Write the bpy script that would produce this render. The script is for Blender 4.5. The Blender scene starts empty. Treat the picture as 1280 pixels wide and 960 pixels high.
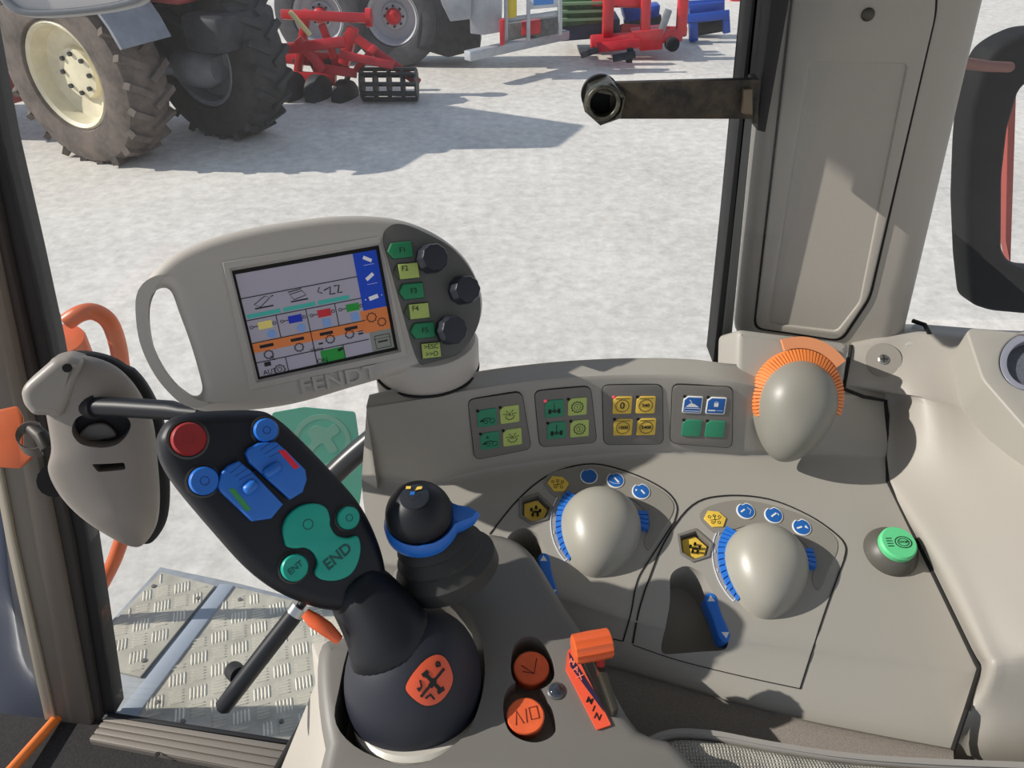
import bpy, bmesh, math, random
from mathutils import Vector, Matrix
from mathutils.bvhtree import BVHTree
random.seed(7)
SC = bpy.context.scene
COL = SC.collection
V = Vector
PI = math.pi
# ------------------------------------------------------------------ camera (1280x960)
FPX = 960.0
TH = math.radians(36)
CAM = V((0, 0, 2.6))
FW = V((0, math.cos(TH), -math.sin(TH)))
UP = V((0, math.sin(TH), math.cos(TH)))
def ray(px, py):
    return FW + V((1, 0, 0)) * ((px - 640) / FPX) + UP * ((480 - py) / FPX)
def at(px, py, t): return CAM + ray(px, py) * t
def hz(px, py, z):
    d = ray(px, py); return CAM + d * ((z - CAM.z) / d.z)
def hy(px, py, y):
    d = ray(px, py); return CAM + d * (y / d.y)
class Pl:
    def __init__(s, p, n): s.p = V(p); s.n = V(n).normalized()
    def __call__(s, px, py):
        d = ray(px, py); return CAM + d * ((s.p - CAM).dot(s.n) / d.dot(s.n))
    def up(s, h): return Pl(s.p + s.n * h, s.n)
class Surf:
    """surface of an already built mesh, met by sight lines"""
    def __init__(s, obs):
        vs = []; fs = []
        for o in obs:
            b = len(vs); off = world_off(o)
            vs += [v.co + off for v in o.data.vertices]
            fs += [[b + i for i in p.vertices] for p in o.data.polygons]
        s.b = BVHTree.FromPolygons(vs, fs)
    def full(s, px, py):
        d = ray(px, py).normalized()
        h = s.b.ray_cast(CAM, d)
        if h[0] is None: return None
        n = h[1]
        if n.dot(d) > 0: n = -n
        return h[0], n
    def __call__(s, px, py):
        return s.full(px, py)[0]
    def plane(s, px, py, h=0.0):
        p, n = s.full(px, py); return Pl(p + n * h, n)
def world_off(o):
    v = V((0, 0, 0))
    while o is not None: v += o.location; o = o.parent
    return v
# ------------------------------------------------------------------ materials
def lin(c):
    c = c / 255.0
    return c / 12.92 if c <= 0.04045 else ((c + 0.055) / 1.055) ** 2.4
def L3(rgb): return (lin(rgb[0]), lin(rgb[1]), lin(rgb[2]), 1)
MATS = {}
def mat(name, rgb, rough=0.5, metal=0.0, bump=0.0, bscale=400.0, var=0.0, vscale=20.0, emit=0.0, coat=0.0, spec=0.5, rgb2=None):
    if name in MATS: return MATS[name]
    m = bpy.data.materials.new(name); m.use_nodes = True
    nt = m.node_tree; b = nt.nodes['Principled BSDF']
    b.inputs['Base Color'].default_value = L3(rgb)
    b.inputs['Roughness'].default_value = rough
    b.inputs['Metallic'].default_value = metal
    b.inputs['Specular IOR Level'].default_value = spec
    if coat: b.inputs['Coat Weight'].default_value = coat
    tc = nt.nodes.new('ShaderNodeTexCoord')
    if emit:
        b.inputs['Emission Color'].default_value = L3(rgb); b.inputs['Emission Strength'].default_value = emit
    if bump:
        n = nt.nodes.new('ShaderNodeTexNoise'); n.inputs['Scale'].default_value = bscale; n.inputs['Detail'].default_value = 4
        bp = nt.nodes.new('ShaderNodeBump'); bp.inputs['Strength'].default_value = bump; bp.inputs['Distance'].default_value = 0.001
        nt.links.new(tc.outputs['Object'], n.inputs['Vector']); nt.links.new(n.outputs['Fac'], bp.inputs['Height'])
        nt.links.new(bp.outputs['Normal'], b.inputs['Normal'])
    if var:
        n = nt.nodes.new('ShaderNodeTexNoise'); n.inputs['Scale'].default_value = vscale; n.inputs['Detail'].default_value = 6
        n.inputs['Roughness'].default_value = .65
        r = nt.nodes.new('ShaderNodeValToRGB')
        c2 = rgb2 or [max(0, c * (1 - var)) for c in rgb]
        r.color_ramp.elements[0].color = L3(c2); r.color_ramp.elements[1].color = L3(rgb)
        r.color_ramp.elements[0].position = .35; r.color_ramp.elements[1].position = .62
        nt.links.new(tc.outputs['Object'], n.inputs['Vector']); nt.links.new(n.outputs['Fac'], r.inputs['Fac'])
        nt.links.new(r.outputs['Color'], b.inputs['Base Color'])
        if emit: nt.links.new(r.outputs['Color'], b.inputs['Emission Color'])
    MATS[name] = m; return m
# ------------------------------------------------------------------ objects
def thing(name, label, cat, loc, group=None):
    o = bpy.data.objects.new(name, None); COL.objects.link(o)
    o.empty_display_size = .02
    o.location = loc; o['label'] = label; o['category'] = cat
    if group: o['group'] = group
    return o
def tag(o, label, cat, group=None, kind=None):
    o['label'] = label; o['category'] = cat
    if group: o['group'] = group
    if kind: o['kind'] = kind
    return o
def link(name, me, m, parent=None, smooth=40, origin=None):
    """mesh in world coordinates -> object"""
    off = world_off(parent) if parent else (V(origin) if origin is not None else V((0, 0, 0)))
    if origin == 'c':
        pass
    me.transform(Matrix.Translation(-off))
    o = bpy.data.objects.new(name, me); COL.objects.link(o)
    if parent: o.parent = parent
    else: o.location = off
    if m is not None:
        me.materials.clear()
        me.materials.append(m)
    if smooth:
        me.polygons.foreach_set('use_smooth', [True] * len(me.polygons))
        me.set_sharp_from_angle(angle=math.radians(smooth))
    me.update()
    return o
class MB:
    def __init__(s): s.v = []; s.f = []
    def add(s, vs, fs):
        b = len(s.v); s.v += [V(v) for v in vs]; s.f += [[b + i for i in f] for f in fs]; return s
    def box(s, c, ax, ay, az):
        """centre and three half vectors"""
        c = V(c); ax = V(ax); ay = V(ay); az = V(az)
        vs = [c + ax * i + ay * j + az * k for i in (-1, 1) for j in (-1, 1) for k in (-1, 1)]
        return s.add(vs, [[0, 1, 3, 2], [4, 6, 7, 5], [0, 4, 5, 1], [2, 3, 7, 6], [0, 2, 6, 4], [1, 5, 7, 3]])
    def bar(s, a, b, w, h, up=V((0, 0, 1))):
        a = V(a); b = V(b); d = (b - a); x = d.normalized(); y = V(up).cross(x)
        if y.length < 1e-4: y = V((0, 1, 0)).cross(x)
        y.normalize(); z = x.cross(y)
        return s.box((a + b) / 2, d / 2, y * w / 2, z * h / 2)
    def tube(s, pts, r, n=16, cap=True, flat=None):
        pts = [V(p) for p in pts]; rs = r if isinstance(r, (list, tuple)) else [r] * len(pts)
        rings = []; pn = None
        for i, p in enumerate(pts):
            if i == 0: t = pts[1] - p
            elif i == len(pts) - 1: t = p - pts[i - 1]
            else: t = (pts[i + 1] - p).normalized() + (p - pts[i - 1]).normalized()
            t.normalize()
            if pn is None:
                a = V((0, 0, 1)) if abs(t.z) < .9 else V((1, 0, 0))
                x = a.cross(t).normalized()
            else:
                x = (pn - t * pn.dot(t)).normalized()
            pn = x; y = t.cross(x)
            rings.append([p + (x * math.cos(2 * PI * k / n) + y * math.sin(2 * PI * k / n)) * rs[i] for k in range(n)])
        return s.rings(rings, cap)
    def rings(s, rings, cap=True, closed=True):
        n = len(rings[0]); vs = [v for r in rings for v in r]; fs = []
        for i in range(len(rings) - 1):
            for k in range(n if closed else n - 1):
                k2 = (k + 1) % n
                fs.append([i * n + k, i * n + k2, (i + 1) * n + k2, (i + 1) * n + k])
        if cap and closed:
            fs.append(list(range(n))[::-1]); fs.append([(len(rings) - 1) * n + k for k in range(n)])
        return s.add(vs, fs)
    def lathe(s, o, axis, prof, n=40, ux=None, cap=True, sx=1, sy=1):
        """prof: list of (radius, height)"""
        o = V(o); z = V(axis).normalized()
        a = V(ux) if ux is not None else (V((1, 0, 0)) if abs(z.x) < .9 else V((0, 1, 0)))
        x = (a - z * a.dot(z)).normalized(); y = z.cross(x)
        rings = [[o + z * h + x * (r * sx * math.cos(2 * PI * k / n)) + y * (r * sy * math.sin(2 * PI * k / n)) for k in range(n)] for r, h in prof]
        return s.rings(rings, cap)
    def poly(s, pts, d):
        """closed polygon pushed along vector d"""
        n = len(pts); vs = [V(p) for p in pts] + [V(p) + V(d) for p in pts]
        fs = [list(range(n))[::-1], list(range(n, 2 * n))] + [[i, (i + 1) % n, n + (i + 1) % n, n + i] for i in range(n)]
        return s.add(vs, fs)
    def ribbon(s, pts, w, n, h=.0003, closed=False):
        """flat strip following pts on a surface with normal n (vector or list)"""
        pts = [V(p) for p in pts]; m = len(pts); L = []; R = []
        for i, p in enumerate(pts):
            nn = n[i] if isinstance(n, list) else n
            if closed: t = pts[(i + 1) % m] - pts[i - 1]
            else: t = pts[min(i + 1, m - 1)] - pts[max(i - 1, 0)]
            sd = nn.cross(t).normalized() * w / 2
            L.append(p + sd + nn * h); R.append(p - sd + nn * h)
        vs = L + R; fs = []
        for i in range(m if closed else m - 1):
            j = (i + 1) % m
            fs.append([i, j, m + j, m + i])
        # a little body under the strip
        b = len(vs)
        nn0 = n[0] if isinstance(n, list) else n
        vs += [v - nn0 * (h + .0005) for v in L + R]
        for i in range(m if closed else m - 1):
            j = (i + 1) % m
            fs.append([b + i, b + m + i, b + m + j, b + j])
            fs.append([i, b + i, b + j, j]); fs.append([m + i, m + j, b + m + j, b + m + i])
        return s.add(vs, fs)
    def mesh(s, name='m'):
        me = bpy.data.meshes.new(name); me.from_pydata([tuple(v) for v in s.v], [], s.f)
        bm = bmesh.new(); bm.from_mesh(me); bmesh.ops.recalc_face_normals(bm, faces=bm.faces); bm.to_mesh(me); bm.free()
        return me
    def build(s, name, m, parent=None, smooth=40, origin=None, bevel=0, seg=2, sub=0):
        me = s.mesh(name)
        if bevel or sub: me = modded(me, bevel, seg, sub)
        return link(name, me, m, parent, smooth, origin)
def modded(me, bevel=0, seg=2, sub=0):
    o = bpy.data.objects.new('tmp', me); COL.objects.link(o)
    if bevel:
        b = o.modifiers.new('b', 'BEVEL'); b.width = bevel; b.segments = seg; b.limit_method = 'ANGLE'; b.angle_limit = math.radians(35)
    if sub:
        b = o.modifiers.new('s', 'SUBSURF'); b.levels = sub; b.render_levels = sub
    dg = bpy.context.evaluated_depsgraph_get()
    r = bpy.data.meshes.new_from_object(o.evaluated_get(dg))
    bpy.data.objects.remove(o); return r
def boolean(me, cutters):
    o = bpy.data.objects.new('tmp', me); COL.objects.link(o); cs = []
    for c in cutters:
        co = bpy.data.objects.new('cut', c); COL.objects.link(co); cs.append(co)
        b = o.modifiers.new('b', 'BOOLEAN'); b.object = co; b.operation = 'DIFFERENCE'; b.solver = 'EXACT'
    dg = bpy.context.evaluated_depsgraph_get()
    r = bpy.data.meshes.new_from_object(o.evaluated_get(dg))
    bpy.data.objects.remove(o)
    for c in cs: bpy.data.objects.remove(c)
    return r
def catmull(pts, k=6, closed=True):
    pts = [V(p) for p in pts]; n = len(pts); out = []
    rng = range(n) if closed else range(n - 1)
    for i in rng:
        if closed: p0, p1, p2, p3 = pts[i - 1], pts[i], pts[(i + 1) % n], pts[(i + 2) % n]
        else: p0, p1, p2, p3 = pts[max(i - 1, 0)], pts[i], pts[i + 1], pts[min(i + 2, n - 1)]
        for j in range(k):
            t = j / k; t2 = t * t; t3 = t2 * t
            out.append(.5 * ((2 * p1) + (p2 - p0) * t + (2 * p0 - 5 * p1 + 4 * p2 - p3) * t2 + (3 * p1 - p0 - 3 * p2 + p3) * t3))
    if not closed: out.append(pts[-1])
    return out
def cm2(px, k=6, closed=True):
    return [(p.x, p.y) for p in catmull([V((a, b, 0)) for a, b in px], k, closed)]
def rounded(px, r, k=4):
    """polygon in pixels with rounded corners"""
    out = []; n = len(px)
    for i in range(n):
        p = V((*px[i], 0)); a = V((*px[i - 1], 0)) - p; b = V((*px[(i + 1) % n], 0)) - p
        rr = min(r, a.length * .45, b.length * .45)
        A = p + a.normalized() * rr; B = p + b.normalized() * rr
        for j in range(k + 1):
            t = j / k; q = A * (1 - t) ** 2 + p * 2 * t * (1 - t) + B * t * t
            out.append((q.x, q.y))
    return out
class Fr:
    """frame on a surface: origin at pixel, x along image direction ang"""
    def __init__(s, pl, px=None, py=None, ang=0):
        if px is None: px, py = 640, 480
        s.o = pl(px, py); s.n = pl.n if isinstance(pl, Pl) else pl.full(px, py)[1]
        if not isinstance(pl, Pl): pl = Pl(s.o, s.n)
        c = math.radians(ang)
        x = pl(px + 10 * math.cos(c), py + 10 * math.sin(c)) - s.o
        s.x = (x - s.n * x.dot(s.n)).normalized(); s.y = s.n.cross(s.x); s.pl = pl
    def w(s, a, b, h=0): return s.o + s.x * a + s.y * b + s.n * h
    def l(s, p): d = V(p) - s.o; return (d.dot(s.x), d.dot(s.y))
    def px(s, a, b): return s.l(s.pl(a, b))
def plate(fr, outlines, depth, bevel=0.0, h=0.0, segs=3):
    """outlines: lists of local 2D points, first is the outside, rest are holes; top at height h"""
    cu = bpy.data.curves.new('c', 'CURVE'); cu.dimensions = '2D'; cu.fill_mode = 'BOTH'
    for ol in outlines:
        sp = cu.splines.new('POLY'); sp.points.add(len(ol) - 1)
        for i, (a, b) in enumerate(ol): sp.points[i].co = (a, b, 0, 1)
        sp.use_cyclic_u = True
    cu.extrude = max(depth / 2 - bevel, 0); cu.bevel_depth = bevel; cu.bevel_resolution = segs; cu.offset = -bevel
    o = bpy.data.objects.new('c', cu); COL.objects.link(o)
    dg = bpy.context.evaluated_depsgraph_get()
    me = bpy.data.meshes.new_from_object(o.evaluated_get(dg)); bpy.data.objects.remove(o)
    M = Matrix((( fr.x.x, fr.y.x, fr.n.x, 0), (fr.x.y, fr.y.y, fr.n.y, 0), (fr.x.z, fr.y.z, fr.n.z, 0), (0, 0, 0, 1)))
    M = Matrix.Translation(fr.o + fr.n * (h - depth / 2)) @ M
    me.transform(M)
    bm = bmesh.new(); bm.from_mesh(me); bmesh.ops.remove_doubles(bm, verts=bm.verts, dist=1e-6)
    bmesh.ops.recalc_face_normals(bm, faces=bm.faces); bm.to_mesh(me); bm.free()
    return me
def pxplate(name, pl, outs, depth, m, parent=None, bevel=0, h=0, smooth=40, segs=3, origin=None):
    """plate whose outlines are given as points seen on plane pl"""
    x, y = outs[0][0]; fr = Fr(pl, x, y)
    o2 = [[fr.px(a, b) for a, b in ol] for ol in outs]
    me = plate(fr, o2, depth, bevel, h, segs)
    return link(name, me, m, parent, smooth, origin)
def join_meshes(mes):
    bm = bmesh.new()
    for me in mes: bm.from_mesh(me)
    r = bpy.data.meshes.new('j'); bm.to_mesh(r); bm.free(); return r
def text_me(body, fr, size, ext=.0002, a=0, b=0, h=0, sx=1.0, align='CENTER', bold=0.0):
    cu = bpy.data.curves.new('t', 'FONT'); cu.body = body; cu.size = size; cu.extrude = ext
    cu.align_x = align; cu.align_y = 'CENTER'; cu.offset = bold; cu.resolution_u = 3
    o = bpy.data.objects.new('t', cu); COL.objects.link(o)
    dg = bpy.context.evaluated_depsgraph_get()
    me = bpy.data.meshes.new_from_object(o.evaluated_get(dg)); bpy.data.objects.remove(o)
    x = fr.x * sx; y = fr.y; n = fr.n; p = fr.w(a, b, h)
    me.transform(Matrix(((x.x, y.x, n.x, p.x), (x.y, y.y, n.y, p.y), (x.z, y.z, n.z, p.z), (0, 0, 0, 1))))
    return me
def circ(cx, cy, r, n=32, a0=0, a1=360, ry=None):
    ry = ry or r; full = abs(a1 - a0) >= 360
    m = n if full else n + 1
    return [(cx + r * math.cos(math.radians(a0 + (a1 - a0) * i / n)), cy + ry * math.sin(math.radians(a0 + (a1 - a0) * i / n))) for i in range(m)]
def gear(cx, cy, r, teeth=10, d=.2):
    out = []
    for i in range(teeth * 4):
        a = 2 * PI * i / (teeth * 4); rr = r * (1 + d) if i % 4 < 2 else r
        out.append((cx + rr * math.cos(a), cy + rr * math.sin(a)))
    return out
class Ink:
    """flat printed marks on a frame; collects local strokes and polygons"""
    def __init__(s, fr, h=.0002): s.fr = fr; s.h = h; s.mb = MB(); s.mes = []
    def line(s, pts, w, closed=False):
        s.mb.ribbon([s.fr.w(a, b) for a, b in pts], w, s.fr.n, s.h, closed); return s
    def fill(s, pts, d=.0002):
        s.mb.poly([s.fr.w(a, b, s.h - d) for a, b in pts], s.fr.n * d); return s
    def text(s, body, size, a=0, b=0, sx=1, bold=0):
        s.mes.append(text_me(body, s.fr, size, .0001, a, b, s.h, sx, bold=bold)); return s
    def build(s, name, m, parent, label=None):
        me = join_meshes(([s.mb.mesh()] if s.mb.v else []) + s.mes)
        o = link(name, me, m, parent, 0)
        if label: o['label'] = label
        return o
def grid_me(rows, k_r=4, k_c=4, close_below=None):
    """rows: list of rows of 3-D points -> smooth surface through them; close_below: z of a flat underside"""
    R = [catmull(r, k_c, False) for r in rows]
    cols = list(zip(*R)); C = [catmull(c, k_r, False) for c in cols]
    G = [list(r) for r in zip(*C)]
    mb = MB(); nr = len(G); nc = len(G[0])
    vs = [v for r in G for v in r]
    fs = [[i * nc + j, i * nc + j + 1, (i + 1) * nc + j + 1, (i + 1) * nc + j] for i in range(nr - 1) for j in range(nc - 1)]
    if close_below is not None:
        b = len(vs)
        dz = close_below
        vs += [(V((v.x, v.y, dz))) for v in vs[:]]
        fs += [[b + i for i in f][::-1] for f in fs[:]]
        bd = [j for j in range(nc)] + [i * nc + nc - 1 for i in range(1, nr)] + [(nr - 1) * nc + j for j in range(nc - 2, -1, -1)] + [i * nc for i in range(nr - 2, 0, -1)]
        for i in range(len(bd)):
            a, c = bd[i], bd[(i + 1) % len(bd)]
            fs.append([a, b + a, b + c, c])
    mb.add(vs, fs); return mb
def frustum(name, o, axis, prof, m, parent=None, n=40, smooth=40, **k):
    return MB().lathe(o, axis, prof, n, **k).build(name, m, parent, smooth)
SKY = 0.70; SUN = 4.6; SUNV = (-.80, -.04, .50); EXPO = 0.0
# ================================================================== materials
GREY = mat('console_plastic', (160, 156, 148), .5, bump=.10, bscale=1500)
GREYD = mat('console_plastic_dark', (112, 108, 103), .5, bump=.10, bscale=1500)
PODM = mat('pod_plastic', (118, 115, 110), .45, bump=.08, bscale=1500)
PILM = mat('pillar_plastic', (160, 155, 147), .6, bump=.15, bscale=900)
RIGHTM = mat('side_plastic', (163, 158, 150), .5, bump=.08, bscale=900)
TRIMM = mat('grained_plastic', (150, 142, 134), .75, bump=.5, bscale=1600, var=.14, vscale=900)
SEAM = mat('seam_black', (22, 21, 20), .8)
MEMB = mat('membrane_grey', (120, 117, 112), .5)
MEMB2 = mat('module_grey', (138, 134, 126), .5, bump=.08, bscale=1500)
DOMEM = mat('dome_grey', (158, 155, 145), .36, bump=.05, bscale=1200)
BLACK = mat('black_plastic', (26, 28, 34), .45, spec=.35)
BLACK2 = mat('black_matt', (24, 24, 27), .7)
BOOT = mat('rubber_boot', (34, 37, 48), .55, bump=.1, bscale=600)
BLUE = mat('blue_plastic', (38, 112, 205), .4)
BLUEK = mat('blue_marking', (30, 98, 175), .5)
RED = mat('dull_red', (150, 30, 32), .4)
REDB = mat('bright_red', (225, 35, 60), .4)
GREEN = mat('marking_green', (60, 150, 85), .4)
TEAL = mat('teal_rubber', (22, 168, 148), .4)
ORANGE = mat('orange_plastic', (236, 104, 58), .45, var=.1, vscale=60)
ORANGED = mat('orange_dial', (238, 140, 72), .5)
WHITE = mat('white_print', (232, 232, 230), .5)
INK = mat('black_print', (22, 24, 22), .6)
KGREEN = mat('key_green', (48, 142, 105), .5)
KLIME = mat('key_lime', (186, 205, 112), .5)
KYEL = mat('key_yellow', (232, 195, 78), .5)
KBLUE = mat('key_blue', (22, 92, 168), .5)
GREY_L = mat('key_shadow', (80, 84, 78), .6)
STEEL = mat('steel', (180, 180, 178), .3, metal=1)
ORP = mat('orange_paint', (228, 112, 62), .4, var=.08, vscale=15)
# ================================================================== planes of the console
PDN = V((0, -.3, 1)).normalized()
def pdz(y): return 2.15 + .3 * (y - .434)
PD = Pl((0, .434, 2.15), PDN)
RR0 = [(462, 497), (520, 483), (600, 467), (690, 456), (780, 451), (860, 452), (915, 458), (1000, 462), (1075, 466)]
RR2 = [(458, 508), (525, 498), (600, 484), (690, 472), (780, 467), (860, 468), (920, 476), (1000, 490), (1105, 492)]
RR3 = [(452, 600), (530, 606), (600, 592), (690, 578), (780, 570), (860, 569), (930, 572), (1010, 570), (1111, 575)]
RR3b = [(454, 625), (526, 630), (598, 622), (690, 605), (780, 596), (860, 592), (936, 594), (1020, 595), (1118, 602)]
RR4 = [(458, 650), (520, 655), (590, 660), (680, 660), (780, 650), (880, 650), (960, 655), (1050, 660), (1142, 650)]
RR5a = [(466, 680), (528, 690), (598, 700), (688, 720), (788, 750), (884, 765), (975, 778), (1085, 785), (1205, 790)]
RR5 = [(470, 700), (530, 708), (600, 716), (690, 740), (790, 772), (880, 790), (980, 803), (1100, 818), (1222, 835)]
RR6 = [(470, 765), (540, 775), (620, 795), (700, 818), (790, 842), (880, 868), (980, 895), (1090, 918), (1192, 937)]
def hzs(L, z): return [hz(a, b, z) for a, b in L]
def cons_rows():
    ZC = [0, 0, 0, 0, 0, 0, -.004, -.022, -.045]
    r0 = [hz(a, b, 2.243 + z) for (a, b), z in zip(RR0, ZC)]
    rm1 = [V((v.x, v.y + .004, v.z - .03)) for v in r0]
    r1 = [p.lerp(q, .15) + V((0, 0, .002)) for p, q in zip(r0, [hz(a, b, 2.241 + z) for (a, b), z in zip(RR2, ZC)])]
    r2 = [hz(a, b, 2.241 + z) for (a, b), z in zip(RR2, ZC)]
    r2b = [hz(a, b + 7, 2.238 + z) for (a, b), z in zip(RR2, ZC)]
    r3 = [PD(a, b) for a, b in RR3]
    r25 = [p.lerp(q, .5) for p, q in zip(r2b, r3)]
    r28 = [p.lerp(q, .88) for p, q in zip(r2b, r3)]
    r3b = [PD(a, b) for a, b in RR3b]; r4 = [PD(a, b) for a, b in RR4]
    r5a = [PD(a, b) for a, b in RR5a]; r5 = [PD(a, b) - PDN * .0015 for a, b in RR5]
    r6 = [hz(a, b, 2.092) for a, b in RR6]
    r57 = [p.lerp(q, .18) + V((0, 0, -.0008)) for p, q in zip(r5, r6)]
    r7 = [V((v.x, v.y - .0015, v.z - .03)) for v in r6]
    return [rm1, r0, r1, r2, r2b, r25, r28, r3, r3b, r4, r5a, r5, r57, r6, r7]
rows = cons_rows()
cm = grid_me(rows, 4, 5, 1.98).mesh()
# pockets for finger levers and hexagon keys, cut into the console
def offpx(D):
    return lambda a, b: PD(a, b) + D
D1 = V((0, 0, 0)); D2 = PD(893, 650) - PD(697, 606)
def cutter(pts, up, down):
    mb = MB(); mb.poly([p + PDN * up for p in pts], -PDN * (up + down)); return mb.mesh()
REC = rounded([(612, 757), (630, 702), (634, 668), (655, 658), (674, 668), (688, 705), (697, 755)], 12, 5)
HEX = [(650, 623), (673, 617), (691, 634), (684, 649), (664, 655), (650, 645)]
cuts = []
for D in (D1, D2):
    if D is D2:
        cuts.append(cutter([offpx(D)(a, b) for a, b in REC], .02, .042))
    else:
        cuts.append(cutter([offpx(D)(a, b) for a, b in REC], .02, .042))
    cuts.append(cutter([offpx(D)(a, b) for a, b in HEX], .02, .007))
cm = boolean(cm, cuts)
cons_root = thing('control_console', 'long light grey right-hand control console curving beneath the display and key panels', 'console', hz(780, 700, 1.98))
cons = link('console_body', cm, GREY, cons_root, 45)
S = Surf([cons])
# lower grained shelf in front of the console
lo = []
TT = [(560, 780), (700, 819), (790, 843), (880, 869), (980, 896), (1090, 919), (1192, 938)]
for z, dy in ((2.096, -2), (2.090, 10), (2.07, 80), (2.05, 150)):
    lo.append([hz(a, b + dy, z) for a, b in TT])
grid_me(lo, 3, 3, 1.95).build('grained_shelf', TRIMM, cons_root, 40)
# seams
def seam(pxs, w=.0009, closed=False, k=5, par=None, m=SEAM, name='seam', h=.0006, sm=True):
    pp = cm2(pxs, k, closed) if sm else pxs
    P = []; N = []
    for a, b in pp:
        q = S.full(a, b)
        if q: P.append(q[0]); N.append(q[1])
    mb = MB(); mb.ribbon(P, w, N, h, closed)
    return mb.build(name, m, par or cons_root, 0)
def dpx(D, L):
    """shift pixel list by world shift D on the deck plane"""
    out = []
    for a, b in L:
        p = PD(a, b) + D - CAM
        t = p.dot(FW); out.append((640 + p.x / t * FPX, 480 - p.dot(UP) / t * FPX))
    return out
seam([(612, 668), (650, 622), (690, 592), (740, 580), (790, 592), (830, 612), (846, 632), (843, 652)], .001)
seam([(843, 652), (815, 695), (797, 725), (789, 765), (779, 801)], .001)
seam([(791, 804), (799, 762), (812, 722), (832, 675), (865, 632), (905, 620), (960, 624), (1010, 644), (1045, 668), (1057, 684), (1055, 700)], .0012)
seam([(1055, 700), (1030, 768), (1000, 861)], .0010)
seam([(791, 806), (850, 826), (930, 846), (1000, 861)], .0005)
seam([(640, 766), (710, 786), (779, 801)], .0005)
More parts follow.
